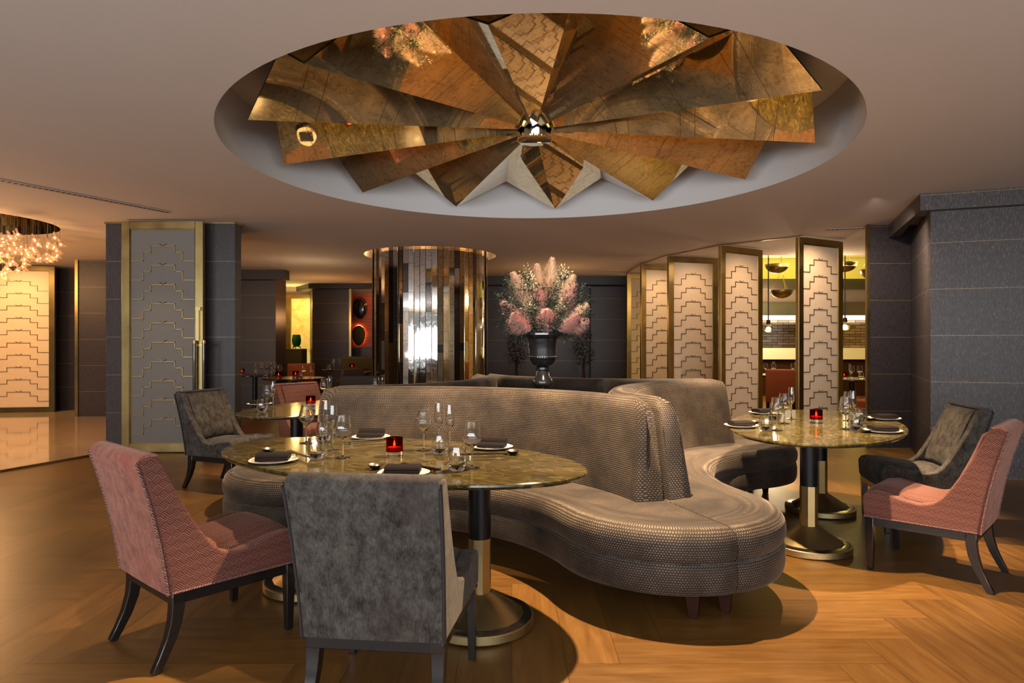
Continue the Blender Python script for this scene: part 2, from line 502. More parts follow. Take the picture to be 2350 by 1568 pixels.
# slot diffusers
def slot(name, a, b, w=.07):
    mb = MB(); mb.obox(a, b, w, ZC-.012, ZC-.004, 0)
    d = Vector((b[0]-a[0], b[1]-a[1])); L = d.length; d.normalize(); nn = Vector((-d.y, d.x))
    k = int(L/.05)
    for i in range(k):
        p = Vector(a) + d*(i+.3)*L/k; q = p + d*.028
        u, v = p + nn*.012, q + nn*.012; u2, v2 = p + nn*(w-.012), q + nn*(w-.012)
        mb.prism([u, v, v2, u2], ZC-.0135, ZC-.011, 1)
    o = mb.build(name, [M['vent'], M['slotshade']])
    return o
tag(slot('ceiling_vent', (-4.72,5.62), (-3.83,7.28)), 'long slotted air vent in the ceiling above the foyer edge', 'vent', 'slotted ceiling vents')
tag(slot('ceiling_vent', (4.05,8.35), (4.75,8.2)), 'short slotted air vent in the ceiling above the nearest gold screen', 'vent', 'slotted ceiling vents')

# outer shell
def wallbox(name, lo, hi, m='wall'):
    mb = MB(); mb.box(lo, hi); return struct(mb, name, M[m])
M['plaster'] = plain('warm_plaster', (.58,.48,.40), .85)
wallbox('wall_left', (X0-.1,Y0,0), (X0,13.2,ZC), 'wall')
wallbox('wall_right', (6.15,Y0,0), (6.3,5.86,ZC), 'wallnear')
# rear wall with a wide window (behind the camera)
for i, (lo, hi) in enumerate((((X0,Y0-.2,0),(-9.6,Y0,ZC)), ((5.2,Y0-.2,0),(6.3,Y0,ZC)), ((-9.6,Y0-.2,0),(5.2,Y0,.08)), ((-9.6,Y0-.2,2.62),(5.2,Y0,ZC)))):
    wallbox('wall_rear' if i == 0 else 'wall_rear_%s' % ('', 'pier', 'sill', 'head')[i], lo, hi, 'plaster')
mb = MB()
for x in (-9.6, -7.1, -4.6, -2.1, .4, 2.9, 5.15): mb.box((x, Y0-.12, .08), (x+.05, Y0-.06, 2.62))
mb.box((-9.6,Y0-.12,.08),(5.2,Y0-.06,.14)); mb.box((-9.6,Y0-.12,2.56),(5.2,Y0-.06,2.62))
struct(mb, 'window_1', M['bronze'])

# left pier that carries the sliding screen
mb = MB(); mb.prism([(-4.96,7.93),(-3.385,7.93),(-3.350,8.03),(-3.68,8.75),(-4.96,8.75)], 0, ZC); struct(mb, 'wall_left_pier', M['wall'])
mb = MB(); mb.prism([(-4.97,7.91),(-3.38,7.91),(-3.335,8.03),(-3.67,8.76),(-4.97,8.76)], ZC-.022, ZC-.002); struct(mb, 'trim_2', M['bronze'])
# foyer walls
wallbox('wall_foyer', (-7.66,11.48,0), (-6.0,12.6,ZC))
wallbox('trim_3', (-7.72,11.46,0), (-7.665,11.62,ZC), 'bronze')
wallbox('wall_foyer_end', (X0,12.62,0), (-6.0,12.9,ZC))
wallbox('wall_foyer_recess', (-8.15,12.45,0), (-7.9,12.6,ZC))
# back left
wallbox('wall_back_left', (-6.0,13.3,0), (-4.84,13.9,ZC))
wallbox('trim_4', (-6.0,13.02,2.60), (-4.55,13.28,ZC), 'beam')
wallbox('wall_niche_side', (-6.15,13.92,0), (-6.0,17.2,ZC), 'plaster')
mb = MB(); mb.prism([(-5.29,17.0),(-4.95,16.1),(-4.02,16.1),(-4.30,16.95),(-4.30,17.2),(-5.29,17.2)], 0, 2.66); struct(mb, 'wall_back_return', M['wall'])
mb = MB(); mb.prism([(-5.6,16.85),(-5.0,15.95),(-3.0,15.95),(-3.0,16.3),(-3.9,16.09),(-5.3,17.0)], 2.665, ZC); struct(mb, 'trim_5', M['beam'])
wallbox('trim_6', (-4.015,16.0,0), (-3.965,16.15,2.66), 'bronze')
M['onyx'] = (lambda t: t.done(t.ramp(t.noise(t.pos(), 3.2, 6, .65, 1.0), [(.3, (.55,.33,.06)), (.6, (.85,.66,.22))]), .35, 0, Emission_Color=t.ramp(t.noise(t.pos(), 3.2, 6, .65, 1.0), [(.3, (.8,.40,.03)), (.6, (1,.72,.16))]), Emission_Strength=.55))(NT('backlit_onyx'))
wallbox('wall_niche', (-6.0,17.2,0), (-3.0,17.3,ZC), 'plaster')
mb = MB(); mb.box((-5.83,17.15,0),(-5.32,17.19,2.50)); struct(mb, 'wall_niche_panel', M['onyx'])
wallbox('trim_7', (-5.98,17.1,0), (-5.84,17.19,2.55), 'bronze')
wallbox('trim_8', (-5.30,17.02,2.50), (-5.98,17.19,2.6), 'bronze')
M['brickwarm'] = mat_brick('orange_slate_strips', (.42,.085,.022), (.30,.055,.014), (.10,.02,.008), .5, .045, .5, coord='uv')
wallbox('wall_orange', (-4.2,16.7,1.22), (-2.6,16.8,2.6), 'brickwarm')
wallbox('wall_orange_base', (-4.06,16.55,0), (-2.6,16.8,1.2), 'wall')
# back centre
wallbox('wall_back', (-2.75,14.62,0), (2.6,14.8,ZC))
wallbox('wall_back_pier', (1.75,14.40,0), (2.6,14.6,2.56))
wallbox('trim_9', (-2.75,14.2,2.60), (2.6,14.6,ZC), 'beam')
# right
mb = MB(); mb.prism([(4.46,8.12),(5.2,8.12),(5.2,8.6),(4.74,8.6)], 0, ZC); struct(mb, 'wall_right_pier', M['wall'])
wallbox('trim_10', (4.42,8.08,0), (4.455,8.125,ZC), 'bronze')
mb = MB(); mb.prism([(4.19,6.50),(6.5,5.62),(6.5,9.0),(5.22,9.0),(5.22,8.12),(4.98,8.11),(4.21,6.56)], 0, 2.66); struct(mb, 'wall_right_front', M['wallnear'])
mb = MB(); mb.prism([(4.05,6.44),(6.5,5.50),(6.5,6.2),(4.2,6.75),(4.93,8.30),(4.78,8.30)], 2.625, ZC-.001); struct(mb, 'trim_11', M['wallnear'])
mb = MB(); mb.obox((6.48,5.60), (4.19,6.475), -.025, 0, .11); struct(mb, 'baseboard_right', M['wallnear'])
# kitchen shell
wallbox('wall_kitchen_side', (X1,6.2,0), (X1+.1,Y1,3.35), 'plaster')
M['tile'] = mat_brick('mirror_tile', (.85,.68,.50), (.38,.27,.19), (.05,.035,.03), .30, .075, .10, .85, coord='uv')
wallbox('wall_kitchen', (2.7,17.6,1.0), (X1,17.75,2.25), 'tile')
wallbox('wall_kitchen_head', (2.7,17.4,2.26), (X1,17.75,3.35), 'plaster')
wallbox('wall_kitchen_base', (2.7,17.5,0), (X1,17.75,.98), 'wall')
wallbox('wall_beyond', (X0,Y1,0), (X1,Y1+.1,3.4), 'wall')
wallbox('trim_12', (4.2,15.3,2.60), (X1,15.55,2.84), 'beam')
mb = MB(); mb.box((4.2,15.56,2.84),(X1,15.7,3.35)); struct(mb, 'wall_kitchen_vault', M['vault'])
mb = MB()
for a, b in zip(((4.0,8.93),(3.15,9.70),(2.62,10.86),(2.40,11.95)), ((3.15,9.70),(2.62,10.86),(2.40,11.95),(2.42,13.6))): mb.obox(a, b, .03, ZC-.012, ZC-.001)
struct(mb, 'trim_13', M['bronze'])
# ------------------------------------------------------------------ mirrored ceiling fan
fan = thing('mirror_ceiling_feature', 'large pleated star of amber antique mirror filling the round ceiling recess', 'ceiling feature', (FAN[0],FAN[1],2.85))
RL, RH, ZL, ZH = 2.17, 2.05, 0.0, .29
def pol(r, a, z): return Vector((r*math.cos(math.radians(a)), r*math.sin(math.radians(a)), z))
for k in range(12):
    aL = 22 + 30*k
    Li, Lo = pol(.14, aL, .185), pol(RL, aL, ZL)
    for s in (-1, 1):
        Hi, Ho = pol(.14, aL+15*s, .205), pol(RH, aL+15*s, ZH)
        mb = MB(); up = Vector((0,0,.012))
        def uvp(p, base): return (p.xy.length, base)
        off = random.random()*9
        u = [(.14, off), (RL, off), (RH, off+.56), (.14, off+.05)]
        a = [mb.vert(p) for p in (Li, Lo, Ho, Hi)]; b = [mb.vert(p+up) for p in (Li, Lo, Ho, Hi)]
        mb.face(a, 0, u); mb.face(b[::-1], 1)
        for i in range(4): mb.face((a[i], b[i], b[(i+1)%4], a[(i+1)%4]), 1)
        mb.build('mirror_panel', [M['amber'], M['gap']], fan, smooth=False)
    mb = MB(); e = [pol(RL-.004, aL, .004), pol(RH-.004, aL+15, ZH+.02), pol(RH-.004, aL-15, ZH+.02)]
    mb.poly(e); mb.poly([p*.997 for p in e][::-1])
    mb.build('end_panel', M['mirrorgold'], fan, smooth=False)
mb = MB(); mb.lathe([(.105,.13),(.105,.36),(.001,.36)], 10); mb.build('mirror_hub', M['hub'], fan, smooth=False)
mb = MB(); mb.lathe([(.001,.108),(.136,.108),(.142,.112),(.142,.124),(.136,.128),(.001,.128)], 40); mb.build('hub_disc', M['amber'], fan)
mb = MB(); mb.lathe([(.16,.37),(.001,.37)], 24); mb.lathe([(.16,.30),(.16,.37)], 24); mb.build('mounting_plate', M['bronze'], fan)

# ------------------------------------------------------------------ chandelier of glass blossoms
ch = thing('chandelier', 'chandelier of hanging amber glass blossoms in the foyer', 'chandelier', (CHA[0],CHA[1],3.25))
M['blossom'] = plain('amber_blossom_glass', (.78,.47,.26), .12, 0, 0, Transmission_Weight=.35, Alpha=.62, Emission_Color=(1,.42,.14,1), Emission_Strength=.28)
M['bulb'] = emit('bulb', (1,.66,.30), 13, False)
mb = MB()
for k in range(7):
    a = 2*PI*k/7; c, s = math.cos(a), math.sin(a)
    def pt(r, z, w): return (r*c - w*s, r*s + w*c, z)
    rows = [[pt(.010,.0,-.008), pt(.010,.0,.008)], [pt(.026,-.02,-.017), pt(.026,-.02,.017)], [pt(.05,-.05,-.024), pt(.05,-.05,.024)], [pt(.078,-.058,-.010), pt(.078,-.058,.010)]]
    mb.grid(rows)
mb.tube([(0,0,.05),(0,0,-.004)], .011, 6)
fl_me = mb.mesh('glass_blossom', M['blossom'])
mb = MB(); mb.sphere((0,0,-.022), .0115, 8, 6); bulb_me = mb.mesh('bulb', M['bulb'])
mb = MB()
for z in (0,): mb.lathe([(.88,-.004),(.001,-.004)], 48)
mb.build('canopy', M['bronze'], ch)
rr = random.Random(3); pts = []
while len(pts) < 96:
    a = rr.uniform(-PI, PI); r = 1.06*math.sqrt(rr.random()); x, y = r*math.cos(a), r*math.sin(a)
    if x < -.1: continue
    z = -(.62 + .50*(1-(r/1.06)**2)*rr.random() + .10*rr.random())
    if all((Vector((x,y,z))-p).length > .062 for p in pts): pts.append(Vector((x,y,z)))
for i, p in enumerate(pts):
    f = D.objects.new('glass_blossom', fl_me); COL.objects.link(f); f.parent = ch; f.location = p; f.rotation_euler = (rr.uniform(-.3,.3), rr.uniform(-.3,.3), rr.uniform(0,2))
    b = D.objects.new('bulb', bulb_me); COL.objects.link(b); b.parent = f
    rod = MB(); rod.tube([(0,0,.05),(0,0,-p.z-.006)], .0022, 4)
    ro = rod.build('wire', M['bronze'], f); ro.rotation_euler = f.rotation_euler.to_matrix().inverted().to_euler()

# ------------------------------------------------------------------ mirrored pillar
pil = thing('mirrored_pillar', 'round pillar clad in narrow silver and gold antique mirror strips', 'pillar', (PIL[0],PIL[1],0))
mb = MB(); rr = random.Random(11); n = 66
for k in range(n):
    a0, a1 = 2*PI*k/n + .004, 2*PI*(k+1)/n - .004
    tw = rr.uniform(-.012, .012); z = 0.0
    base = rr.choices((0,1,2), (.62,.26,.12))[0]
    deg = math.degrees((a0+a1)/2) % 360
    if 285 < deg < 335: base = rr.choices((0,1,2), (.2,.68,.12))[0]
    while z < 2.94:
        h = rr.choice((.12,.3,.3,.45,.45,.6)); z1 = min(2.95, z+h)
        m_ = base if rr.random() < .8 else rr.choice((0,1,2))
        r0, r1 = PR+tw, PR-tw
        q = [(r0*math.cos(a0), r0*math.sin(a0), z+.002), (r1*math.cos(a1), r1*math.sin(a1), z+.002), (r1*math.cos(a1), r1*math.sin(a1), z1-.002), (r0*math.cos(a0), r0*math.sin(a0), z1-.002)]
        o_ = rr.random()*5
        mb.poly(q, m_, [(o_, z), (o_+.09, z), (o_+.09, z1), (o_, z1)]); z = z1
mb.build('mirror_cladding', [M['mirror'], M['mirrorgold'], M['mirrordark']], pil, smooth=False)
mb = MB(); mb.lathe([(PR-.03,0),(PR-.03,2.95)], 66); mb.build('core', M['gap'], pil)
mb = MB()
for k in range(n):
    a = 2*PI*k/n; d = Vector((math.cos(a), math.sin(a)))
    if k % 3 == 0: mb.tube([(d.x*(PR+.004), d.y*(PR+.004), 0), (d.x*(PR+.004), d.y*(PR+.004), 2.94)], .006, 4)
mb.build('mirror_bead', M['mirror'], pil)

# ------------------------------------------------------------------ gilt screens with stepped fretwork
PW, PH = .95, 2.765
def screen_meshes(W_, inner, fret, st=.095, top=.085, bot=.105, th=.055, frm='bronze'):
    mb = MB()
    for lo, hi in (((0,-th/2,.012),(st,th/2,PH)), ((W_-st,-th/2,.012),(W_,th/2,PH)), ((st,-th/2,PH-top),(W_-st,th/2,PH)), ((st,-th/2,.012),(W_-st,th/2,bot))): mb.box(lo, hi)
    # inner stepped bead
    for lo, hi in (((st,-th/2+.012,bot),(st+.012,th/2-.012,PH-top)), ((W_-st-.012,-th/2+.012,bot),(W_-st,th/2-.012,PH-top)), ((st,-th/2+.012,PH-top-.012),(W_-st,th/2-.012,PH-top)), ((st,-th/2+.012,bot),(W_-st,th/2-.012,bot+.012))): mb.box(lo, hi)
    a = mb.mesh('frame', M[frm], smooth=False)
    mb = MB(); mb.box((st+.012,-.008,bot+.012),(W_-st-.012,.008,PH-top-.012)); b = mb.mesh('panel', M[inner], smooth=False)
    mb = MB(); x0 = st+.012; w = W_-2*st-.024; hw = .0045
    def bar(xa, xb, za, zb):
        for y0, y1 in ((-.017,-.0085), (.0085,.017)): mb.box((min(xa,xb)-hw, y0, min(za,zb)-hw), (max(xa,xb)+hw, y1, max(za,zb)+hw))
    z = .223
    while z < 2.40:
        p = .2304; a1, a2 = .44*p, .77*p
        for s in (0, 1):
            fx = (lambda t_: x0+w*t_) if s == 0 else (lambda t_: x0+w*(1-t_))
            bar(fx(.01), fx(.19), z, z); bar(fx(.19), fx(.19), z, z+a1); bar(fx(.19), fx(.31), z+a1, z+a1); bar(fx(.31), fx(.31), z+a1, z+a2); bar(fx(.31), fx(.5), z+a2, z+a2)
            for y in (-.013, .013): mb.tube([(fx(.5), y, z+a2), (fx(.445), y, z+a2+.026)], .0045, 4)
        z += p
    c = mb.mesh('fretwork', M[fret], smooth=False)
    return a, b, c
def screen(name, label, loc, ang, W_=PW, inner='silk', fret='fret', group=None, cat='screen', cache={}, frm='bronze'):
    t_ = thing(name, label, cat, (loc[0],loc[1],0), ang, group)
    key = (W_, inner, fret)
    if key not in cache: cache[key] = screen_meshes(W_, inner, fret, frm=frm)
    for nm, me in zip(('frame','panel','fretwork'), cache[key]):
        o = D.objects.new(nm, me); COL.objects.link(o); o.parent = t_
        if nm == 'frame':
            b = o.modifiers.new('bevel','BEVEL'); b.width = .003; b.segments = 1
    return t_
G_ = 'gold framed screens on the right'
screen('folding_screen', 'gold framed cream screen with stepped fretwork nearest to the dark right pier', (3.90,8.88), math.atan2(.45,.83), group=G_)
screen('folding_screen', 'gold framed cream screen next to the nearest one, by the back of the right banquette', (3.09,9.66), math.atan2(.52,.85), group=G_)
screen('folding_screen', 'gold framed cream screen standing almost square to the view, middle of the row', (2.60,10.83), .285, group=G_)
screen('folding_screen', 'gold framed cream screen half hidden behind the middle screen of the row', (2.36,11.9), .36, group=G_)
screen('folding_screen', 'farthest gold framed cream screen, only a narrow strip in view', (2.39,13.55), .36, group=G_)
dr = screen('sliding_door', 'tall bronze framed grey silk sliding door with gilt stepped fretwork and handles', (-4.665,7.78), 0, .975, 'greysilk', 'fretgold', cat='door')
for x in (.895, 1.008):
    h = MB(); h.tube([(x,-.075,.50),(x,-.075,1.32)], .0175, 12); hd = h.build('handle', M['lacquer'], dr)
    tag(hd, 'long black pull handle')
    h = MB()
    for z0, z1 in ((.47,.505), (1.31,1.345)): h.tube([(x,-.075,z0),(x,-.075,z1)], .0195, 12)
    for z0 in (.52, 1.275): h.box((min(x-.01,.95),-.06,z0),(min(x+.01,.97),-.027,z0+.025)); h.box((min(x-.01,.95),-.08,z0),(x+.01,-.055,z0+.025))
    h.build('handle_mount', M['brass'], hd)
h = MB(); h.box((.90,-.05,1.34),(.935,-.028,1.74)); h.box((.90,-.065,1.70),(.96,-.028,1.74)); h.build('pull_plate', M['brass'], dr)
screen('foyer_door', 'glowing cream foyer door with ribbed silk and dark stepped fretwork', (-9.85,12.06), .17, 1.24, 'ribsilk', 'fret', cat='door', frm='bronzedark')

# ------------------------------------------------------------------ island of four curved banquettes
ISL = (.24, 5.08)
def banquette(alpha, label):
    root = thing('curved_banquette', label, 'banquette', (ISL[0],ISL[1],0), math.radians(alpha), 'banquettes of the central island')
    RB, CX = 1.59, 2.39
    T = Vector((1.195, 1.195))
    # outline: (point, inner point) from -45 to +45 degrees
    out = []
    for i in range(15):                                    # lower lobe
        a = math.radians(-45 + 90*i/14)
        p = Vector((1.195,-1.195)) + .60*Vector((math.cos(a), math.sin(a)))
        out.append((p, Vector((1.195,-1.195))))
    out = [(p, q) for p, q in out]
    arc = []
    for i in range(1, 30):
        a = math.radians(180+45 - 90*i/30)
        p = Vector((CX,0)) + (RB-.5)*Vector((math.cos(a), math.sin(a)))
        q = Vector((CX,0)) + (RB+.03)*Vector((math.cos(a), math.sin(a)))
        arc.append((p, q))
    lob = []
    for i in range(15):
        a = math.radians(-45 + 90*i/14)
        p = Vector((1.195,1.195)) + .60*Vector((math.cos(a), math.sin(a)))
        lob.append((p, Vector((1.195,1.195))))
    seq = out + arc + lob
    # order: first lobe runs from the diagonal (-45) to +45, then along the arc, then from -45 to the other diagonal
    g = .0025                                               # seam between neighbours
    nd0, nd1 = Vector((.7071,.7071)), Vector((.7071,-.7071))
    def shrink(p):
        d0 = p.dot(nd0); d1 = p.dot(nd1)
        if d0 < g: p = p + nd0*(g-d0)
        if d1 < g: p = p + nd1*(g-d1)
        return p
    nor = []
    for i in range(len(seq)):
        a = seq[max(i-1,0)][0]; b = seq[min(i+1,len(seq)-1)][0]
        tt = (b-a).normalized(); nor.append(Vector((tt.y, -tt.x)))
    s = [0]
    for i in range(1, len(seq)): s.append(s[-1] + (seq[i][0]-seq[i-1][0]).length)
    top = [(1,.462),(.75,.464),(.5,.466),(.3,.467)]
    edge_ = [(-.07,.464),(-.042,.458),(-.020,.446),(-.005,.428),(.004,.404),(.007,.375),(.004,.345),(-.004,.325),(-.014,.313)]
    rows, uvs = [], []
    for i, (p, q) in enumerate(seq):
        r, u = [], []
        ei = 0.012 if i in (0, len(seq)-1) else 0
        for fr, z in top:
            v = shrink(p.lerp(q, .12 + .88*fr)); r.append((v.x, v.y, z - (ei*.6))); u.append((v.x, v.y))
        for d, z in edge_:
            v = shrink(p + nor[i]*(d-ei)); r.append((v.x, v.y, z-(ei*.4 if z > .44 else 0))); u.append((s[i], z + (.03 if False else 0)))
        rows.append(r); uvs.append(u)
    mb = MB(); mb.grid(rows, uv=uvs)
    for e in (0, -1): mb.poly([v for v in rows[e]] + [(rows[e][0][0], rows[e][0][1], .313)])
    mb.build('seat', M['dots'], root, sharp=50)
    band = [(-.014,.312),(-.003,.300),(.003,.275),(.003,.225),(-.002,.190),(-.012,.170),(-.030,.163),(-.16,.163)]
    rows, uvs = [], []
    for i, (p, q) in enumerate(seq):
        ei = 0.010 if i in (0, len(seq)-1) else 0
        rows.append([(*shrink(p + nor[i]*(d-ei)), z) for d, z in band] + [(*shrink(q), .163), (*shrink(q), .312)]); uvs.append([(s[i], z) for d, z in band]+[(s[i],.1),(s[i],.0)])
    mb = MB(); mb.grid(rows, uv=uvs)
    for e in (0, -1): mb.poly(rows[e])
    mb.build('seat_band', M['dots'], root, sharp=50)
    mb = MB(); mb.tube([(*shrink(p + nor[i]*(-.010)), .3125) for i, (p, q) in enumerate(seq)], .0045, 6); mb.build('piping', M['grey'], root)
    # backrest
    N = 40; rows, uvs = [], []
    prof_f = [(.075,.455),(.070,.52),(.058,.62),(.044,.74),(.030,.86),(.020,.93),(.004,.972),(-.026,.995)]
    for i in range(N+1):
        t_ = -1 + 2*i/N; r, u = [], []
        def pos(t_, z, off):
            k = ((z-.455)/.54); tz = t_*(1 - .060*k - .060*max(0,(k-.7)/.3)**2)
            a = PI - tz*math.radians(45)
            return Vector((CX,0)) + (RB-off)*Vector((math.cos(a), math.sin(a))), tz
        def thick(tz):
            L = (1-abs(tz))*1.249
            return min(.20, .085 + L*.10 + L*L/3.18)
        for o_, z in prof_f:
            v, tz = pos(t_, z, o_); v = shrink(v); r.append((v.x, v.y, z)); u.append((t_*1.249, z))
        th = thick(t_)
        for o_, z in ((-th*.5,1.004),(-th+.03,.995),(-th+.006,.972),(-th,.93),(-th,.6),(-th,.30)):
            v, tz = pos(t_, z, o_); v = shrink(v); r.append((v.x, v.y, z)); u.append((t_*1.249, 1.1+(1.0-z)))
        rows.append(r); uvs.append(u)
    # rounded end caps
    def cap(row, sgn, f, push, dz):
        cc = Vector(((row[3][0]+row[-2][0])/2, (row[3][1]+row[-2][1])/2)); dd = Vector((.7071, .7071*sgn)); new = []
        for iv, v in enumerate(row):
            w = Vector((v[0], v[1])); n_ = shrink(w + (cc-w)*(f if iv < 9 else f*.15) + dd*push)
            new.append((n_.x, n_.y, v[2] - dz*max(0, (v[2]-.90)/.10)))
        return new
    steps = ((.10,.012,.004), (.30,.022,.012), (.60,.028,.022))
    r0, r1 = rows[0], rows[-1]; u0, u1 = uvs[0], uvs[-1]
    rows = [cap(r0, -1, *q) for q in steps[::-1]] + rows + [cap(r1, 1, *q) for q in steps]
    uvs = [[(a-.012*k, b) for a, b in u0] for k in (3,2,1)] + uvs + [[(a+.012*k, b) for a, b in u1] for k in (1,2,3)]
    mb = MB(); mb.grid(rows, uv=uvs); mb.poly(rows[0]); mb.poly(rows[-1])
    mb.build('backrest', M['dots'], root, sharp=55)
    # tapered legs
    def leg(c, w=.040):
        mb = MB(); c = Vector(c); d = c.normalized()
        a = [(c.x+sx*w, c.y+sy*w, .163) for sx, sy in ((-1,-1),(1,-1),(1,1),(-1,1))]
        b = [(c.x+d.x*.01+sx*w*.55, c.y+d.y*.01+sy*w*.55, 0) for sx, sy in ((-1,-1),(1,-1),(1,1),(-1,1))]
        ia = [mb.vert(p) for p in a]; ib = [mb.vert(p) for p in b]
        mb.face(ia); mb.face(ib[::-1])
        for k in range(4): mb.face((ib[k], ib[(k+1)%4], ia[(k+1)%4], ia[k]))
        mb.build('leg', M['leg'], root, bevel=.004)
    for sg in (-1, 1):
        leg((1.53, sg*1.40)); leg((1.13, sg*.66))
    return root
banquette(245, 'curved dotted velvet banquette facing the large oval table in front')
banquette(335, 'curved dotted velvet banquette facing the oval table by the dark right wall')
banquette(155, 'curved dotted velvet banquette facing the oval table by the sliding door, mostly hidden')
banquette(65, 'rear curved banquette, only its dotted backrest top showing behind the urn')

# ------------------------------------------------------------------ oval tables
def oval_table(name, label, c, a, b, ang, poles=.52, group='oval marble tables'):
    root = thing(name, label, 'table', (c[0],c[1],0), math.radians(ang), group)
    mb = MB(); mb.lathe([(.001,.712),(.965,.712),(.985,.716),(1.0,.728),(.998,.736),(.990,.74),(.001,.74)], 96, sx=a, sy=b)
    mb.build('tabletop', M['top'], root, sharp=25)
    for s in (-1, 1):
        x = s*poles
        p = MB(); p.lathe([(.052,.40),(.052,.711)], 32, (x,0,0)); p.lathe([(.001,.400),(.052,.400)], 32, (x,0,0))
        po = p.build('pole', M['blackmetal'], root)
        p = MB(); p.lathe([(.054,.145),(.054,.40),(.001,.40)], 8, (x,0,0)); p.build('brass_sleeve', M['brass'], po, sharp=20)
        p = MB(); p.lathe([(.054,.150),(.205,.052)], 16, (x,0,0)); p.build('cone', M['brass'], po, sharp=15)
        p = MB(); p.lathe([(.250,.045),(.204,.0515),(.15,.0515)], 64, (x,0,0)); p.build('base_inlay', M['lacquer'], po, sharp=25)
        p = MB(); p.lathe([(.001,.006),(.250,.006),(.252,.010),(.252,.043),(.250,.0455),(.242,.0465)], 64, (x,0,0)); p.build('base_ring', M['brass'], po, sharp=25)
        p = MB(); p.lathe([(.001,0),(.2,0),(.2,.0065)], 32, (x,0,0)); p.build('foot_pad', M['pipe'], po)
    return root
oval_table('oval_table', 'large oval green marble table in front with place settings and candle', (-.613,3.262), 1.035, .545, -27.2)
oval_table('oval_table', 'oval green marble table on the right beside the grey and pink chairs', (2.14,4.588), 1.06, .565, 61.1)
oval_table('oval_table', 'oval marble table beyond the left end of the front banquette', (-1.60,5.96), 1.05, .555, 65)

# ------------------------------------------------------------------ dining chairs
def chair(label, c, face, pink=False, group='upholstered dining chairs'):
    root = thing('dining_chair', label, 'chair', (c[0],c[1],0), math.radians(face), group)
    root.scale = (1, 1, .970)
    side, back, inner, seat = ('basket','pink','basket','basket') if pink else ('grey',)*4
    def wf(x, y, z):
        k = 1 + .10*(x+.25)/.55
        if x < .05: k += .07*max(0, (z-.35)/.52)*min(1, (.05-x)/.25)
        return (x, y*k, z)
    rear = [(-.250,.31),(-.262,.40),(-.284,.53),(-.315,.67),(-.350,.80),(-.370,.866)]
    front = [(-.292,.872),(-.262,.80),(-.226,.72),(-.184,.64),(-.136,.555),(-.090,.485),(-.045,.445),(.015,.430),(.09,.440),(.18,.462),(.245,.470),(.284,.458),(.303,.43),(.300,.37),(.294,.31)]
    topc = [(-.362,.884),(-.335,.892),(-.308,.888)]
    prof = rear + topc + front
    for s in (-1, 1):
        mb = MB(); mb.prism_y(prof, s*.192, s*.25); mb.xf(wf)
        mb.build('side_panel', M[side], root, bevel=.014, seg=3, sharp=60)
    # backrest between the sides
    rows = []
    fr = [(-.335,.886),(-.290,.872),(-.262,.83),(-.232,.75),(-.200,.67),(-.165,.59),(-.140,.53),(-.13,.47)]
    rb = [(-.225,.33),(-.262,.45),(-.300,.62),(-.345,.80),(-.358,.872)]
    for i in range(9):
        y = -.19 + .38*i/8; bulge = .030*(1-(y/.19)**2)
        rows.append([(x + (bulge if .5 < z < .86 else 0), y, z) for x, z in fr] + [(x, y, z) for x, z in rb])
    mb = MB(); mb.grid(rows, cv=True); mb.poly(rows[0]); mb.poly(rows[-1][::-1]); mb.xf(wf); mb.build('backrest', M[inner], root, sharp=50)
    # outer back
    mb = MB(); rows = []
    for i in range(13):
        y = -.242 + .484*i/12
        rows.append([(x-.010 - .004*(1-(y/.242)**2), y, z) for x, z in rear] + [(-.372,y,.888),(-.345,y,.902),(-.315,y,.902),(-.300,y,.893),(-.325,y,.885)] + [(x+.012, y, z) for x, z in rear[::-1]])
    mb.grid(rows, cv=True); mb.poly(rows[0]); mb.poly(rows[-1][::-1]); mb.xf(wf); mb.build('outer_back', M[back], root, sharp=60)
    # seat
    mb = MB(); rows = []
    for i in range(11):
        y = -.191 + .382*i/10; q = (y/.191)**2; h = .034*(1-q*q)
        rows.append([(-.20,y,.32),(-.19,y,.425+h*.5),(-.10,y,.430+h),(.0,y,.430+h),(.12,y,.446+h),(.21,y,.460+h),(.262,y,.462+h*.8),(.298,y,.446+h*.5),(.314,y,.415),(.308,y,.37),(.299,y,.312)])
    mb.grid(rows, cv=True); mb.poly(rows[0]); mb.poly(rows[-1][::-1]); mb.xf(wf); mb.build('seat', M[seat], root, sharp=55)
    # trim along the rear edges
    for s in (-1, 1):
        mb = MB(); mb.tube([(x-.010, s*.248, z) for x, z in rear] + [(-.372,s*.247,.880)], .0055, 6)
        if pink: mb.tube([(x, s*.252, .316) for x in (-.245,-.1,.1,.293)], .0045, 6)
        mb.xf(wf); mb.build('piping', M['stitch' if pink else 'pipe'], root)
    # frame and legs
    mb = MB(); x0, x1, y = -.242, .288, .238
    mb.box((x0,-y,.262),(x1,-y+.03,.309)); mb.box((x0,y-.03,.262),(x1,y,.309)); mb.box((x0,-y+.03,.262),(x0+.03,y-.03,.309)); mb.box((x1-.03,-y+.03,.262),(x1,y-.03,.309))
    mb.xf(wf); mb.build('frame', M['lacquer'], root, bevel=.003)
    for s in (-1, 1):
        mb = MB(); mb.tube([(.266,s*.228*1.1,.309),(.264,s*.23*1.1,.15),(.262,s*.232*1.1,0)], [.032,.027,.021], 4, square=True); mb.build('leg', M['lacquer'], root, bevel=.003)
        mb = MB(); mb.tube([(-.216,s*.218,.309),(-.216,s*.219,.25),(-.224,s*.220,.19),(-.244,s*.222,.12),(-.276,s*.224,.05),(-.302,s*.226,0)], [.036,.035,.032,.028,.024,.022], 4, square=True); mb.build('leg', M['lacquer'], root, bevel=.003)
    return root
chair('grey velvet dining chair with its back to us before the large oval table', (-.444,2.45), 84)
chair('pink basketweave dining chair at the left end of the large oval table', (-1.385,2.93), 50, True)
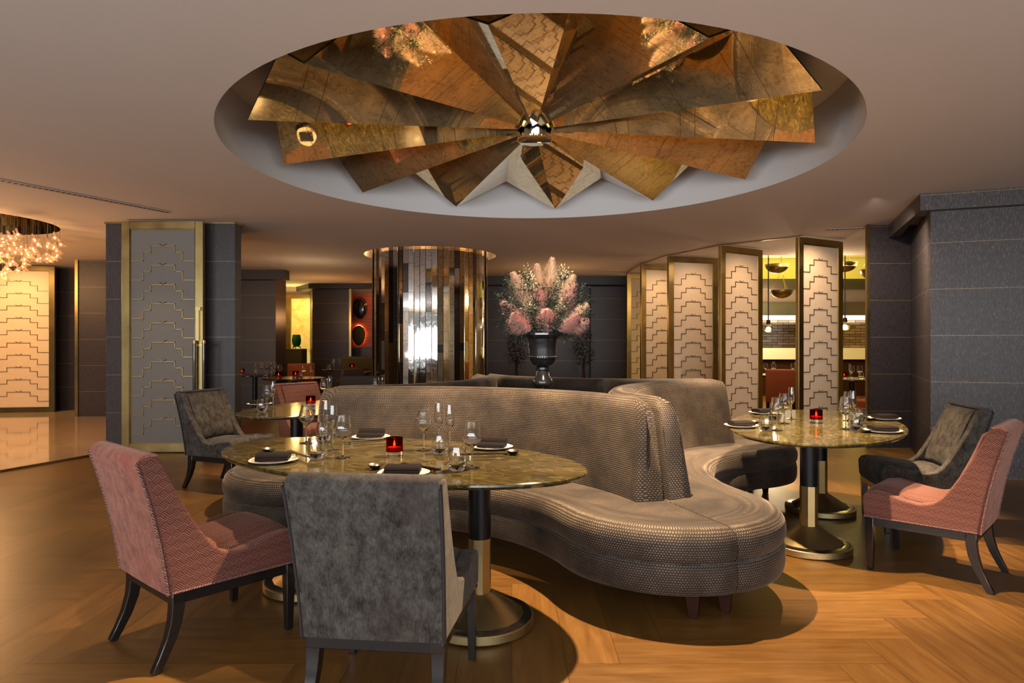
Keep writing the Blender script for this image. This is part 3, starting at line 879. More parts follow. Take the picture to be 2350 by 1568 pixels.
chair('pink basketweave dining chair in front of the grey chair by the right wall', (2.44,3.75), 135, True)
chair('grey velvet dining chair at the right table, closest to the dark right wall', (2.895,4.66), 167)
chair('grey and brown velvet dining chair in front of the sliding door', (-2.60,5.97), -20)
chair('pink dining chair at the far side of the oval table by the sliding door', (-2.12,6.95), -38, True)
# ------------------------------------------------------------------ tableware
TZ = .7405
def lathe_mesh(name, prof, mat, n=28):
    mb = MB(); mb.lathe(prof, n); return mb.mesh(name, mat, sharp=40)
def shell(outer, t_=.0016):
    """outer profile (r, z) from the bottom centre to the rim -> closed thin-walled vessel profile"""
    return outer + [(max(r-t_, .0005), z) for r, z in outer[::-1] if z > outer[0][1]+.0]
def vessel(outer, floor_z, t_=.0015):
    inn = [(max(.0005, r-t_), z) for r, z in outer[::-1] if z > floor_z+.002]
    return outer + inn + [(.0005, floor_z)]
BALLOON = vessel([(.0005,0),(.036,.0),(.037,.002),(.012,.005),(.0045,.012),(.0036,.05),(.0045,.094),(.012,.102),(.032,.122),(.0425,.140),(.0435,.150),(.037,.170),(.030,.195),(.0275,.217)], .101)
WINE = vessel([(.0005,0),(.037,0),(.038,.002),(.012,.005),(.0045,.012),(.0036,.05),(.0045,.088),(.014,.097),(.034,.110),(.0435,.130),(.0430,.150),(.037,.185),(.032,.212)], .096)
FLUTE = vessel([(.0005,0),(.031,0),(.032,.002),(.010,.005),(.0042,.012),(.0036,.06),(.0045,.105),(.010,.113),(.021,.132),(.0245,.155),(.0225,.195),(.0195,.238)], .113)
TUMBLER = vessel([(.0005,.0),(.026,.0),(.036,.010),(.0425,.032),(.0430,.050),(.040,.080),(.0365,.106)], .010, .002)
gm = {k: lathe_mesh(k, v, M['glass']) for k, v in (('balloon_glass', BALLOON), ('wine_glass', WINE), ('flute_glass', FLUTE), ('tumbler', TUMBLER))}
GC = {'balloon_glass': 'wine glass', 'wine_glass': 'wine glass', 'flute_glass': 'champagne glass', 'tumbler': 'tumbler'}
def place(me, name, label, cat, loc, rz=0, group=None):
    o = D.objects.new(name, me); COL.objects.link(o); o.location = loc; o.rotation_euler.z = rz
    return tag(o, label, cat, group)
def glass_at(kind, px, py, label, group, z=TZ):
    x, y = at(px, py, z); return place(gm[kind], kind, label, GC[kind], (x, y, z), 0, group)
G1, G2, G3 = 'glasses on the front table', 'glasses on the right table', 'glasses on the table by the sliding door'
for k, px, py, l in (
    ('balloon_glass', 703, 1017, 'round-bowled wine glass farthest left on the front table'),
    ('flute_glass', 749, 1016, 'tallest champagne glass in the left cluster on the front table'),
    ('flute_glass', 764, 1034, 'shorter champagne glass between flute and wine glass, left cluster, front table'),
    ('wine_glass', 786, 1051, 'wine glass at the right of the left cluster, beside the candle, front table'),
    ('tumbler', 725, 1054, 'water tumbler in front of the left glass cluster, front table'),
    ('tumbler', 743, 1012, 'water tumbler at the back of the left glass cluster, front table'),
    ('balloon_glass', 972, 1034, 'round-bowled wine glass just right of the candle, front table'),
    ('flute_glass', 1007, 1024, 'tallest champagne glass right of the candle, front table'),
    ('flute_glass', 1032, 1032, 'champagne glass between tall flute and right-hand wine glass, front table'),
    ('wine_glass', 1083, 1074, 'wine glass nearest the rolled napkin by the banquette, front table'),
    ('tumbler', 1049, 1080, 'water tumbler nearest us on the front table'),
    ('tumbler', 1010, 1042, 'water tumbler below the tall flute right of the candle, front table')): glass_at(k, px, py, l, G1)
for k, px, py, l in (
    ('wine_glass', 1783, 988, 'wine glass behind the left tumbler on the right table'),
    ('flute_glass', 1816, 962, 'champagne glass left of the candle on the right table'),
    ('wine_glass', 1800, 972, 'wine glass beside the left champagne glass on the right table'),
    ('tumbler', 1758, 989, 'water tumbler beside the napkin at the left tip of the right table'),
    ('tumbler', 1780, 964, 'water tumbler at the back left of the right table'),
    ('wine_glass', 1941, 985, 'wine glass just right of the candle on the right table'),
    ('flute_glass', 1957, 976, 'champagne glass right of the candle on the right table'),
    ('wine_glass', 1948, 966, 'wine glass half hidden behind the champagne glass, right table'),
    ('tumbler', 1974, 972, 'water tumbler farther back beside the grey chair, right table'),
    ('tumbler', 1964, 989, 'water tumbler nearest us among the right glasses, right table')): glass_at(k, px, py, l, G2)
for k, px, py, l in (
    ('tumbler', 601, 945, 'water tumbler on the near end of the table by the sliding door'),
    ('wine_glass', 614, 941, 'wine glass on the table by the sliding door'),
    ('flute_glass', 627, 935, 'champagne glass on the table by the sliding door'),
    ('wine_glass', 744, 918, 'wine glass peeking over the left end of the front banquette'),
    ('flute_glass', 757, 916, 'champagne glass peeking over the left end of the front banquette'),
    ('wine_glass', 862, 914, 'wine glass peeking over the banquette below the mirrored pillar'),
    ('flute_glass', 878, 912, 'champagne glass peeking over the banquette below the mirrored pillar')): glass_at(k, px, py, l, G3)

# plates, napkins, chopsticks, dishes
mb = MB(); mb.lathe([(.0005,.0),(.06,.0),(.098,.006),(.110,.012),(.1105,.0145),(.097,.0105),(.06,.0055),(.0005,.0055)], 40, wob=lambda a: 1+.03*math.cos(3*a+.7)+.025*math.cos(5*a))
plate_me = mb.mesh('plate', M['plate'], sharp=50)
def napkin_mesh(roll):
    mb = MB(); rows = []
    for i in range(9):
        x = -.078 + .156*i/8; e = .004 if i in (0, 8) else 0; jj = .0015*math.sin(i*2.1)
        if roll:
            sec = [(-.046,.0),(-.046,.012),(-.040,.017),(-.01,.018),(.0,.020),(.004,.032),(.016,.042),(.034,.043),(.046,.034),(.050,.020),(.046,.004),(.036,.0)]
        else:
            sec = [(-.052,.0),(-.055,.008),(-.051,.013),(-.047,.014),(-.050,.016),(-.046,.026),(-.02,.030),(.03,.029),(.050,.026),(.054,.018),(.050,.014),(.056,.010),(.052,.0)]
        rows.append([(x + (e if x < 0 else -e), y*(1-e*8)+jj, z*(1-e*10)) for y, z in sec])
    mb.grid(rows, cv=True); mb.poly(rows[0]); mb.poly(rows[-1][::-1])
    return mb.mesh('napkin', M['napkin'], sharp=60)
nap_fold, nap_roll = napkin_mesh(False), napkin_mesh(True)
mb = MB(); mb.tube([(-.12,0,0),(.12,0,0)], [.0046,.003], 6); stick_me = mb.mesh('chopstick', M['stick'])
mb = MB(); mb.box((-.022,-.006,.008),(.022,.006,.012)); mb.box((-.022,-.006,0),(-.018,.006,.008)); mb.box((.018,-.006,0),(.022,.006,.008)); rest_me = mb.mesh('chopstick_rest', M['chrome'], smooth=False)
mb = MB(); mb.lathe([(.0005,0),(.014,0),(.026,.008),(.038,.019),(.036,.0195),(.025,.010),(.0005,.004)], 28); dish_me = mb.mesh('sauce_dish', M['chrome'])
def setting(px, py, rz, seat, roll=False, nap=(0,0), chop=None, dish=None, z=TZ, table='front table', gs=''):
    x, y = at(px, py, z); r = math.radians(rz)
    place(plate_me, 'plate', 'ivory plate under the napkin ' + seat, 'plate', (x,y,z), r, 'plates' + gs)
    n_ = place(nap_roll if roll else nap_fold, 'napkin', ('rolled' if roll else 'folded') + ' charcoal napkin on the plate ' + seat, 'napkin', (x+nap[0], y+nap[1], z+.0125), r, 'charcoal napkins' + gs)
    if chop:
        (ax, ay), (bx, by) = (at(*chop[0], z+.014), at(*chop[1], z+.014)); a = math.atan2(by-ay, bx-ax); mx, my = (ax+bx)/2, (ay+by)/2
        place(rest_me, 'chopstick_rest', 'small steel chopstick rest beside the plate ' + seat, 'chopstick rest', (mx-.07*math.cos(a), my-.07*math.sin(a), z), a+PI/2, 'chopstick rests' + gs)
        for k, d in enumerate((-.006, .006)):
            place(stick_me, 'chopstick', ('dark chopstick lying ' + ('nearer to' if k == 0 else 'farther from') + ' the plate ') + seat, 'chopstick', (mx-d*math.sin(a), my+d*math.cos(a), z+.0157), a, 'chopsticks' + gs)
    if dish:
        dx, dy = at(*dish, z); place(dish_me, 'sauce_dish', 'small round metal sauce dish beside the plate ' + seat, 'dish', (dx,dy,z), 0, 'sauce dishes' + gs)
setting(627, 1060, 10, 'at the pink chair, front table', chop=((655,1033),(716,1053)), dish=(616,1038))
setting(851, 1006, -2, 'against the banquette, front table', True, chop=((800,1014),(866,1009)))
setting(1129, 1029, -12, 'by the banquette, right end of front table', True, chop=((1078,1043),(1146,1042)), dish=(1177,1043))
setting(925, 1090, 2, 'behind the grey chair, front table', chop=((1012,1080),(920,1064)), dish=(862,1076))
setting(1701, 980, 10, 'at the left tip of the right table', nap=(0,0), dish=(1732,973), gs=' on the right table')
setting(1752, 950, 20, 'at the far left edge of the right table', dish=None, gs=' on the right table')
setting(2026, 992, 0, 'nearest the pink chair, right table', dish=(1986,993), gs=' on the right table')
setting(2030, 963, 10, 'in front of the grey chair, right table', dish=(1996,965), gs=' on the right table')
setting(596, 929, 0, 'on the table by the sliding door', gs=' on the left table')

# candles
cup_me = lathe_mesh('cup', vessel([(.0005,0),(.040,0),(.042,.002),(.042,.027)], .024, .003), M['glass'])
red_me = lathe_mesh('band', [(.042,.027),(.042,.095),(.0395,.095),(.0395,.027)], M['redglass'])
wax_me = lathe_mesh('wax', [(.0005,.0285),(.0355,.0285),(.0355,.046),(.034,.048),(.0005,.047)], M['wax'])
fla_me = lathe_mesh('flame', [(.0005,.050),(.0045,.056),(.0055,.062),(.0035,.072),(.0005,.082)], M['flame'], 8)
def candle(x, y, z, where, s=1.0, group='candles in red glass'):
    h = thing('candle_holder', 'red glass candle holder ' + where, 'candle holder', (x,y,z), 0, group); h.scale = (s,s,s)
    for nm, me in (('glass_base', cup_me), ('red_band', red_me)):
        o = D.objects.new(nm, me); COL.objects.link(o); o.parent = h
    c = thing('candle', 'lit candle inside the red glass ' + where, 'candle', (x,y,z), 0, 'lit candles'); c.scale = (s,s,s)
    for nm, me in (('wax', wax_me), ('flame', fla_me)):
        o = D.objects.new(nm, me); COL.objects.link(o); o.parent = c
candle(*at(905,1048,TZ), TZ, 'in the middle of the front table')
candle(*at(1873,971,TZ), TZ, 'in the middle of the right table', 1.0)
candle(*at(713,933,TZ), TZ, 'on the table by the sliding door')

# ------------------------------------------------------------------ urn and flowers on a plinth inside the island
mb = MB(); mb.lathe([(.001,0),(.30,0),(.30,.44),(.285,.455),(.001,.455)], 40)
tag(mb.build('plinth', M['darktop'], loc=(ISL[0],ISL[1],0)), 'dark round plinth inside the banquette ring under the urn', 'plinth')
urn = thing('urn', 'black glazed urn on a turned stem in the middle of the banquettes', 'urn', (ISL[0],ISL[1],.456))
mb = MB(); mb.lathe([(.001,0),(.13,0),(.13,.03),(.10,.05),(.055,.10),(.045,.30),(.050,.40),(.062,.415),(.062,.43),(.048,.44),(.046,.50),(.058,.515),(.075,.53),(.078,.555),(.070,.575),(.052,.60),(.047,.635),(.056,.645),(.056,.662),(.045,.67)], 40)
mb.build('stem', M['urn'], urn)
mb = MB(); mb.lathe([(.001,.668),(.045,.67),(.075,.685),(.098,.715),(.106,.735),(.112,.738),(.112,.752),(.106,.756),(.108,.80),(.110,.85),(.116,.885),(.150,.908),(.157,.915),(.157,.930),(.148,.936),(.120,.93),(.10,.88),(.085,.80),(.001,.79)], 48)
mb.build('bowl', M['urn'], urn)
mb = MB()
for k in range(40):
    a = 2*PI*k/40; mb.sphere((.114*math.cos(a), .114*math.sin(a), .745), .007, 6, 4)
mb.build('bead_band', M['urn'], urn)
bq = thing('flower_arrangement', 'tall fan of peach and pink pampas plumes with eucalyptus in the urn', 'flowers', (ISL[0],ISL[1],1.33))
FZ = 1.33
def fpt(px, py, dy=0.0):
    Y = ISL[1] + dy
    return Vector(((px-1175)*Y/F - ISL[0], dy, EYE - (py-HOR)*Y/F - FZ))
rr = random.Random(5)
def plume(base, tip, w, mat, n=4200):
    w *= 1.25
    mb = MB(); base, tip = Vector(base), Vector(tip); ax = tip-base; L = ax.length; ax.normalize()
    side = ax.cross(Vector((0,1,0))).normalized(); fw = ax.cross(side)
    mb.tube([Vector((0,0,-.02)), base*.6, base, base+ax*L*.7], .003, 5, 1)
    for i in range(n):
        t_ = rr.random()**.85; ang = rr.uniform(0, 2*PI)
        env = w*math.sin(PI*min(1,(.12+.88*t_)))**.6*(1-.80*t_**1.3) + .005
        d = side*math.cos(ang) + fw*math.sin(ang)
        p = base + ax*(t_*L*.93) + d*env*rr.uniform(.05,.55)
        l = rr.uniform(.5,1.35)*env + .02
        q = p + d*l*.75 + ax*l*rr.uniform(.45,1.2) + Vector((0,0,-.45*l*rr.random()))
        m_ = (p+q)/2 + Vector((0,0,.12*l)); wd = d.cross(ax)*rr.uniform(.0008,.0019) + ax*.0004
        mb.poly([p-wd, p+wd, m_+wd, m_-wd], 0); mb.poly([m_-wd, m_+wd, q], 0)
    mb.build('pampas_plume', [mat, M['stem']], bq, sharp=180)
PB = (1245, 765)
for bx, by, tx, ty, w, mt, dy in (
    (1256,700,1268,588,.062,'peach',.05), (1243,705,1232,603,.045,'peach',-.02), (1215,720,1176,622,.060,'peach',-.05), (1222,735,1190,628,.055,'peach',.05),
    (1275,720,1318,628,.060,'peach',-.02), (1280,728,1322,650,.045,'rose',-.08), (1215,742,1150,692,.050,'rose',-.05), (1216,760,1180,718,.058,'rose',-.14),
    (1253,762,1256,712,.062,'rose',-.16), (1280,758,1325,722,.052,'rose',-.14), (1288,760,1350,735,.050,'rose',-.06), (1300,735,1348,698,.042,'peach',-.04),
    (1240,720,1240,660,.045,'rose',-.10), (1205,752,1165,735,.045,'rose',0.0)):
    plume(fpt(bx,by,dy*.6), fpt(tx,ty,dy), w, M[mt])
def sprig(tip, mat, n=300):
    mb = MB(); tip = Vector(tip); b = Vector((0,0,.0)); mid = b.lerp(tip,.55) + Vector((tip.x*.06,tip.y*.06,.05))
    path = [b*(1-t_)**2 + mid*2*t_*(1-t_) + tip*t_*t_ for t_ in [i/8 for i in range(9)]]
    mb.tube(path, .0022, 4, 1)
    for i in range(n):
        t_ = .30 + .70*rr.random(); k = min(7, int(t_*8)); p = path[k].lerp(path[k+1], t_*8-k)
        d = Vector((rr.uniform(-1,1), rr.uniform(-1,1), rr.uniform(-.6,1))).normalized(); p = p + d*.055*rr.random()
        l = rr.uniform(.007,.013); wv = d.cross(Vector((rr.random(),rr.random(),rr.random()))).normalized()*l*.5
        p2 = p + d*l*2
        mb.poly([p, p+d*l*.7+wv, p2, p+d*l*.7-wv])
    mb.build('eucalyptus_sprig', [mat, M['stem']], bq, sharp=180)
for px, py, dy, mt in (
    (1150,690,-.05,'leaf'),(1143,672,.05,'leaf'),(1160,640,.02,'leaf'),(1205,617,.05,'leafpale'),(1218,640,-.1,'leafpale'),(1285,615,.05,'leafpale'),(1295,625,-.05,'leafpale'),
    (1340,655,.0,'leaf'),(1350,690,-.05,'leaf'),(1362,715,.05,'leaf'),(1155,722,-.06,'leaf'),(1148,740,.05,'leaf'),(1345,760,.06,'leaf'),(1315,778,-.12,'leaf'),(1185,778,.05,'leaf'),
    (1230,690,-.14,'leaf'),(1268,690,-.15,'leaf'),(1290,690,-.13,'leafpale'),(1210,700,-.13,'leafpale'),(1190,665,-.1,'leaf'),(1310,690,-.12,'leaf'),(1240,655,-.12,'leaf'),(1258,640,.1,'leafpale'),
    (1165,655,-.08,'leaf'),(1150,705,-.1,'leaf'),(1170,690,-.13,'leaf'),(1200,640,-.08,'leaf'),(1335,680,-.1,'leaf'),(1350,720,-.1,'leaf'),(1325,655,-.1,'leaf'),(1270,660,-.14,'leaf'),(1225,715,-.17,'leaf'),(1285,740,-.18,'leaf'),(1160,750,-.08,'leaf'),(1338,745,-.1,'leaf'),(1262,745,-.2,'leaf'),(1235,745,-.19,'leaf'),(1300,720,-.16,'leaf'),(1195,725,-.15,'leaf'),(1178,745,-.12,'leaf')):
    sprig(fpt(px,py,dy), M[mt])

# ------------------------------------------------------------------ background furniture
def round_table(label, x, y, r=.45, group='dark background tables'):
    t_ = thing('dining_table', label, 'table', (x,y,0), 0, group)
    mb = MB(); mb.lathe([(.001,.71),(r-.01,.71),(r,.718),(r,.735),(r-.006,.74),(.001,.74)], 40); mb.build('tabletop', M['darktop'], t_)
    mb = MB(); mb.tube([(0,0,.03),(0,0,.71)], .045, 14); mb.build('pole', M['blackmetal'], t_)
    mb = MB(); mb.lathe([(.001,0),(.24,0),(.24,.03),(.05,.08)], 32); mb.build('base', M['blackmetal'], t_)
def simple_chair(label, x, y, face, fab, group='background chairs', h=.88, w=.25):
    t_ = thing('dining_chair', label, 'chair', (x,y,0), math.radians(face), group)
    mb = MB(); mb.box((-.22,-w+.01,.30),(.26,w-.01,.46)); mb.build('seat', M[fab], t_, bevel=.03, seg=3)
    mb = MB(); pr = [(-.22,.30),(-.25,.42),(-.31,h-.05),(-.30,h),(-.25,h),(-.19,.60),(-.12,.465),(-.12,.30)]; mb.prism_y(pr, -w, w); mb.build('backrest', M[fab], t_, bevel=.03, seg=3)
    for sx, sy in ((-.2,-1),(-.2,1),(.22,-1),(.22,1)):
        mb = MB(); mb.tube([(sx,sy*(w-.04),.30),(sx*1.15,sy*(w-.035),0)], [.026,.016], 4); mb.build('leg', M['lacquer'], t_)
def bg_glasses(x, y, z, n, where, group):
    ords = ('first', 'second', 'third', 'fourth', 'fifth')
    for i in range(n):
        k = ('wine_glass','flute_glass','balloon_glass','tumbler')[i % 4]
        a = 2.4*i + x; place(gm[k], k, 'small sparkling %s %s' % (('wine glass','champagne glass','round-bowled wine glass','water tumbler')[i % 4], where), GC[k], (x+.09*math.cos(a)*(1+.15*i), y+.09*math.sin(a)*(1+.15*i), z), 0, group)
GB = 'glasses on the dark tables'
round_table('dark round table straight behind the pink chair by the sliding door', -3.62, 10.8, .5)
round_table('dark round table beside the edge of the left pier', -4.75, 12.0, .45)
round_table('dark round table at the foot of the dark back wall, left of the pillar', -3.75, 14.6, .5)
round_table('dark table seen between the pillar and the olive sofa', -3.0, 13.4, .4)
bg_glasses(-3.95, 10.75, .7405, 4, 'on the left of the dark table behind the pink chair', GB)
bg_glasses(-3.35, 10.7, .7405, 4, 'on the right of the dark table behind the pink chair', GB)
bg_glasses(-4.62, 11.9, .7405, 4, 'on the dark table beside the left pier', GB)
bg_glasses(-4.38, 12.0, .7405, 2, 'at the right edge of the table beside the left pier', GB)
bg_glasses(-3.95, 14.5, .7405, 4, 'on the dark table below the dark back wall', GB)
candle(-4.95, 11.9, .7405, 'beside the left pier', 1.1); candle(-3.74, 10.40, .7405, 'left on the dark table behind the pink chair', 1.2)
candle(-3.56, 10.68, .7405, 'centred on the dark table behind the pink chair', 1.2); candle(-3.55, 14.4, .7405, 'on the dark table below the back wall', 1.3)
simple_chair('brown fabric chair left of the mirrored pillar', -2.98, 11.3, 150, 'brownfab')
simple_chair('dark grey chair whose rounded back shows just left of the pillar', -2.05, 8.85, 100, 'darkfab')
simple_chair('bright orange chair in front of the pedestal niche', -4.15, 12.75, 110, 'orangefab', h=.93)
t_ = thing('sofa', 'low olive sofa under the glowing orange wall', 'sofa', (-3.35,15.35,0))
mb = MB(); mb.box((-.75,-.35,.12),(.75,.35,.45)); mb.build('seat', M['olivefab'], t_, bevel=.05, seg=3)
mb = MB(); mb.box((-.75,.22,.45),(.75,.42,1.0)); mb.build('backrest', M['olivefab'], t_, bevel=.05, seg=3)
for sx in (-1, 1):
    mb = MB(); mb.box((sx*.66-.06,-.3,0),(sx*.66+.06,.3,.12)); mb.build('foot', M['lacquer'], t_)
# niche pedestal with a green vase
mb = MB(); mb.box((-5.80,16.55,0),(-5.36,16.98,1.18))
tag(mb.build('pedestal', M['olivefab'], bevel=.008), 'square brown pedestal in front of the glowing yellow niche', 'pedestal')
M['greenglass'] = plain('green_glass', (.03,.22,.06), .08, 0, 0, Transmission_Weight=.6)
v = thing('vase', 'small green glass vase on the brown niche pedestal', 'vase', (-5.56,16.75,1.194))
mb = MB(); mb.lathe([(.001,.05),(.07,.05),(.10,.10),(.115,.20),(.10,.31),(.092,.35),(.085,.35),(.09,.30),(.10,.20),(.06,.08),(.001,.07)], 20, wob=lambda a: 1+.06*math.cos(5*a)); mb.build('body', M['greenglass'], v)
mb = MB()
for a in (0, 2.1, 4.2): mb.tube([(.12*math.cos(a),.12*math.sin(a),0),(.06*math.cos(a),.06*math.sin(a),.05)], .012, 6)
mb.lathe([(.001,.035),(.1,.035),(.1,.05),(.001,.05)], 20); mb.build('stand', M['lacquer'], v)
# ovals on the orange wall
M['glow'] = emit('warm_backlight', (1,.22,.04), 22)
for z, x, lit, lab in ((1.55,-3.93,True,'lower brown oval relief on the orange wall, lit from behind'), (2.24,-3.90,False,'upper dark oval relief on the orange wall')):
    o = thing('wall_relief', lab, 'wall ornament', (x,16.66,z), 0, 'oval reliefs on the orange wall')
    mb = MB(); n = 24
    rows = [[(.17*s_*math.cos(2*PI*k/n), -.05*math.sqrt(max(0,1-s_*s_))-.02, .26*s_*math.sin(2*PI*k/n)*(1-.12*math.sin(2*PI*k/n))) for s_ in (.02,.35,.6,.8,.93,1.0)] for k in range(n)]
    mb.grid(rows, cu=True); mb.build('shell', M['olivefab' if lit else 'urn'], o)
    mb = MB(); mb.lathe([(.16,0),(.165,.0)], 24) if False else None
    m2 = MB(); ring = [((.150 if lit else .172)*math.cos(2*PI*k/n), .012 if lit else -.01, (.235 if lit else .262)*math.sin(2*PI*k/n)) for k in range(n+1)]; m2.tube(ring, .008, 6); m2.build('glow_ring' if lit else 'rim', M['glow' if lit else 'urn'], o)
# topiary plants at the back wall
def topiary(label, x, y):
    t_ = thing('topiary', label, 'plant', (x,y,0), 0, 'topiary plants by the back wall')
    mb = MB(); mb.lathe([(.001,0),(.16,0),(.20,.38),(.18,.38),(.001,.34)], 24); mb.build('pot', M['urn'], t_)
    mb = MB(); mb.tube([(.02,0,.34),(0,.02,.8),(.02,0,1.05)], .02, 6); mb.tube([(-.04,0,.34),(-.02,.02,1.0)], .012, 6); mb.build('trunk', M['leg'], t_)
    mb = MB(); r2 = random.Random(int(abs(x)*100))
    for i in range(700):
        d = Vector((r2.gauss(0,1), r2.gauss(0,1), r2.gauss(0,1))).normalized()*r2.random()**.4
        c = Vector((d.x*.24, d.y*.24, 1.22+d.z*.42)); l = r2.uniform(.03,.06)
        n_ = Vector((r2.gauss(0,1), r2.gauss(0,1), r2.gauss(0,1))).normalized(); s_ = n_.cross(Vector((0,0,1))).normalized()*l*.35
        mb.poly([c, c+n_*l*.5+s_, c+n_*l, c+n_*l*.5-s_])
    mb.build('crown', M['darkleaf'], t_, sharp=180)
topiary('dark clipped plant in a pot left of the urn against the back wall', .10, 13.7)
topiary('dark clipped plant in a pot right of the urn against the back wall', 1.52, 13.7)
# kitchen side
def pendant_dome(label, x, y, z, r=.21):
    t_ = thing('pendant_lamp', label, 'lamp', (x,y,z), 0, 'bronze dome pendants')
    mb = MB(); mb.lathe([(r*math.cos(a*PI/2), -r*.75*math.sin(a*PI/2)+.0) for a in [i/8 for i in range(9)]], 28); mb.lathe([(r,0),(r+.01,.008),(r-.01,.01),(r*.5,-.08),(.001,-.10)], 28); mb.build('shade', M['bronze'], t_)
    mb = MB()
    for a in (.5, 2.6, 4.7): mb.tube([(r*.9*math.cos(a),r*.9*math.sin(a),.0),(0,0,.42)], .004, 5)
    mb.tube([(0,0,.42),(0,0,3.34-z)], .008, 6); mb.build('hanger', M['bronze'], t_)
    mb = MB(); mb.sphere((0,0,-.045), .03, 10, 8); mb.build('bulb', emit('dome_bulb', (1,.8,.4), 6, False), t_)
pendant_dome('bronze dome pendant in the gap left of the nearest gold screen', 5.02, 12.3, 2.80, .21)
pendant_dome('second bronze dome pendant farther back in the kitchen, left gap', 5.65, 13.6, 2.42, .22)
pendant_dome('bronze dome pendant peeking from behind the nearest gold screen', 6.25, 12.2, 2.82, .22)
pendant_dome('bronze dome pendant beside the bronze edge of the right pier', 6.75, 12.1, 2.68, .24)
def pendant_bulb(label, x, y, z):
    t_ = thing('pendant_lamp', label, 'lamp', (x,y,z), 0, 'clear globe pendants')
    mb = MB(); mb.tube([(0,0,.10),(0,0,3.34-z)], .010, 6); mb.lathe([(.001,.15),(.03,.15),(.04,.076),(.001,.076)], 14); mb.build('rod', M['blackmetal'], t_)
    mb = MB(); mb.sphere((0,0,0), .080, 16, 12); mb.build('globe', M['glass'], t_)
    mb = MB(); mb.sphere((0,0,-.01), .028, 10, 8); mb.build('bulb', emit('globe_bulb', (1,.72,.35), 26), t_)
pendant_bulb('glowing clear globe pendant in the gap left of the nearest gold screen', 4.64, 11.75, 1.588)
pendant_bulb('glowing clear globe pendant in the gap by the right pier', 5.95, 11.6, 1.622)
mb = MB(); mb.box((3.2,16.2,.92),(X1-.2,17.2,1.20)); ct = mb.build('worktop', plain('white_counter', (.80,.74,.66), .3))
ct.location = (0,0,0); tag(ct, 'long white kitchen worktop in front of the mirror tiles', 'worktop')
mb = MB(); mb.box((3.3,16.3,0),(X1-.3,17.1,.915)); tag(mb.build('kitchen_counter', M['leg']), 'dark wooden kitchen counter base below the white worktop', 'counter')
h = thing('kitchen_hood', 'wide steel hood over the kitchen counter', 'hood', (7.5,16.9,2.02))
mb = MB(); mb.box((-4.2,-.55,.0),(4.2,.4,.34)); mb.build('canopy', M['chrome'], h, bevel=.01)
mb = MB(); mb.box((-4.2,-.56,-.11),(4.2,-.50,.0)); mb.build('lit_strip', emit('hood_light', (1,.85,.62), 2.2), h)
round_table('dark table in the gap left of the nearest gold screen', 4.98, 11.9, .55)
round_table('dark table in the gap beside the right pier', 5.55, 10.6, .50)
bg_glasses(4.72, 11.8, .7405, 3, 'on the dark table left of the nearest screen', GB)
bg_glasses(5.18, 11.8, .7405, 3, 'at the right of the table left of the nearest screen', GB)
bg_glasses(5.50, 10.45, .7405, 4, 'on the dark table beside the right pier', GB)
candle(4.95, 11.6, .7405, 'on the table left of the nearest gold screen', 1.1); candle(5.32, 10.4, .7405, 'on the table beside the right pier', 1.1)
simple_chair('orange chair seen between two gold screens', 4.62, 11.15, 70, 'orangefab')
simple_chair('orange chair in the gap beside the right pier', 5.5, 9.85, 100, 'orangefab')

# ------------------------------------------------------------------ light
def lamp(name, typ, loc, energy, col, size=.1, rot=None, **k):
    l = D.lights.new(name, typ); l.energy = energy; l.color = col
    if typ == 'AREA':
        l.shape = 'RECTANGLE' if 'size_y' in k else 'DISK'; l.size = size
        if 'size_y' in k: l.size_y = k.pop('size_y')
    else: l.shadow_soft_size = size
    for a, b in k.items(): setattr(l, a, b)
    o = D.objects.new(name, l); COL.objects.link(o); o.location = loc
    if rot: o.rotation_euler = rot
    return o
def aim(o, tgt): o.rotation_euler = (Vector(tgt)-o.location).to_track_quat('-Z','Y').to_euler()
WARM, AMB = (1,.69,.40), (1,.52,.20)
# daylight in the window of the rear wall
w = lamp('window_daylight', 'AREA', (-2.2,Y0-.25,1.35), 1620, (.95,.97,1.0), 14.6, size_y=2.5); aim(w, (-2.2,Y0+1.6,5.6))
# warm spots recessed at the mirror star
for x, y, e, a_ in ((.52,3.45,1060,96), (-1.1,3.85,230,58), (1.95,4.25,680,56), (2.2,4.95,680,62), (-1.75,5.7,300,72), (1.9,6.4,400,78), (.2,7.1,240,78), (-1.3,6.7,200,78)):
    lamp('rim_spot', 'SPOT', (x,y,2.80), e, WARM, .025, spot_size=math.radians(a_), spot_blend=.45)
# flowers are picked out by a spot from the front rim
s = lamp('flower_spot', 'SPOT', (.2,3.9,2.86), 300, (1,.78,.52), .03, spot_size=math.radians(30), spot_blend=.5); aim(s, (.24,5.08,1.7))
# downlights in front of the gold screens
for x, y, tx, ty in ((4.22,8.55,4.33,9.1),(3.75,9.25,3.5,9.92),(3.2,10.2,3.05,10.98),(2.9,11.3,2.75,12.1)):
    s = lamp('screen_downlight', 'SPOT', (x,y,2.77), 52, WARM, .04, spot_size=math.radians(130), spot_blend=.9); aim(s, (tx,ty,.9))
s = lamp('pier_spot', 'SPOT', (3.7,6.6,2.77), 240, (1,.84,.70), .05, spot_size=math.radians(110), spot_blend=.8); aim(s, (4.55,8.1,.9))  # added fill spot that lifts the dark right pier, no fixture there
s = lamp('pier_spot', 'SPOT', (-4.2,7.0,2.76), 30, WARM, .03, spot_size=math.radians(80), spot_blend=.7); aim(s, (-4.25,7.3,0))
# foyer
lamp('chandelier_glow', 'POINT', (CHA[0],CHA[1],2.0), 110, AMB, .3)
s = lamp('foyer_wallwash', 'SPOT', (-9.1,11.0,2.76), 120, (1,.62,.28), .05, spot_size=math.radians(110), spot_blend=.8); aim(s, (-9.1,12.1,1.5))
lamp('foyer_fill', 'POINT', (-8.8,9.5,2.4), 90, AMB, .25)
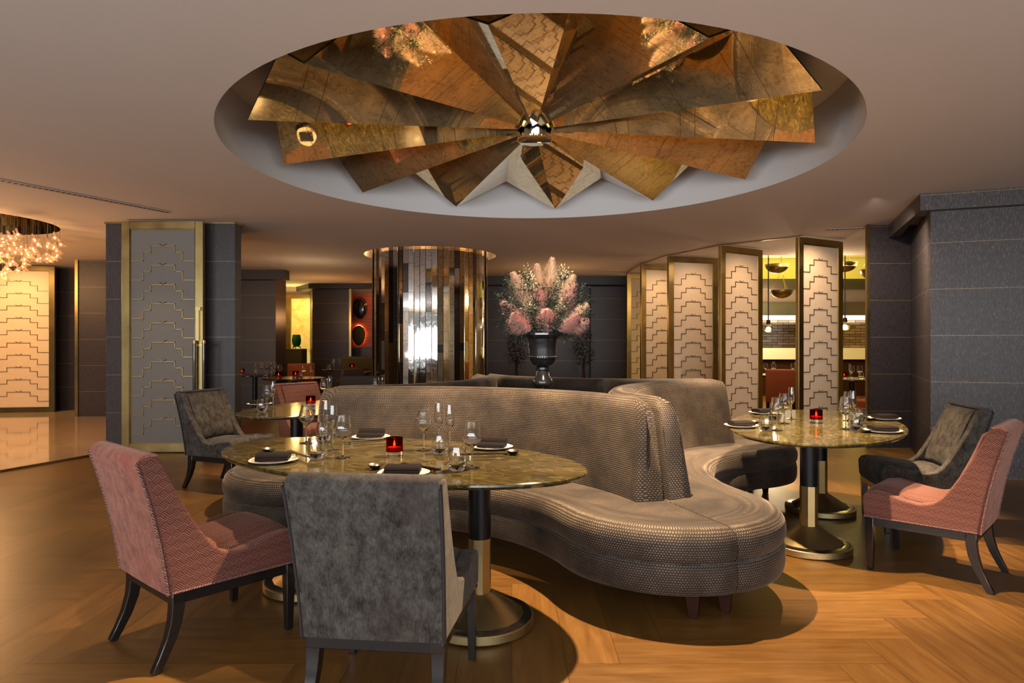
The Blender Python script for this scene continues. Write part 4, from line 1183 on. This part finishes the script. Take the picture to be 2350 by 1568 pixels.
# halo around the mirrored pillar
for k in range(8):
    a = 2*PI*k/8; lamp('halo_light', 'POINT', (PIL[0]+1.03*math.cos(a), PIL[1]+1.03*math.sin(a), 2.91), 2.2, AMB, .03)
# back left rooms
lamp('niche_light', 'POINT', (-5.5,16.5,2.3), 22, (1,.68,.22), .08)
lamp('orange_wall_light', 'POINT', (-3.3,16.2,2.5), 9, (1,.40,.12), .05)
lamp('back_left_glow', 'POINT', (-4.3,14.6,1.9), 17, (1,.46,.16), .15)
lamp('back_table_spot', 'POINT', (-3.6,11.6,2.0), 10, WARM, .1)
lamp('back_centre_glow', 'POINT', (.8,12.6,1.9), 14, AMB, .15)
# kitchen
w = lamp('vault_light', 'AREA', (7.0,13.0,2.75), 190, (1,.86,.42), 4.0, size_y=2.0); aim(w, (7.0,13.0,4))
lamp('kitchen_light', 'POINT', (6.0,15.2,2.3), 200, WARM, .15)
lamp('kitchen_table_light', 'POINT', (5.2,11.2,2.4), 60, WARM, .1)
w = D.worlds.new('world'); SC.world = w; w.use_nodes = True
w.node_tree.nodes['Background'].inputs[0].default_value = (1,.97,.93,1); w.node_tree.nodes['Background'].inputs[1].default_value = .25

# ------------------------------------------------------------------ camera and view
cd = D.cameras.new('camera'); cam = D.objects.new('camera', cd); COL.objects.link(cam)
cam.location = (0,0,EYE); cam.rotation_euler = (PI/2,0,0)
cd.sensor_width = 36; cd.lens = F/2350*36; cd.shift_y = 6/2350; cd.clip_start = .05; cd.clip_end = 80
SC.camera = cam
SC.view_settings.view_transform = 'Standard'; SC.view_settings.look = 'None'; SC.view_settings.exposure = 0.0; SC.view_settings.gamma = 1.0
SC.view_settings.use_curve_mapping = False
SC.cycles.max_bounces = 10; SC.cycles.diffuse_bounces = 4; SC.cycles.glossy_bounces = 4; SC.cycles.transmission_bounces = 8; SC.cycles.transparent_max_bounces = 8
SC.cycles.sample_clamp_indirect = 4.0; SC.cycles.caustics_refractive = False; SC.cycles.caustics_reflective = False
SC.cycles.use_denoising = True
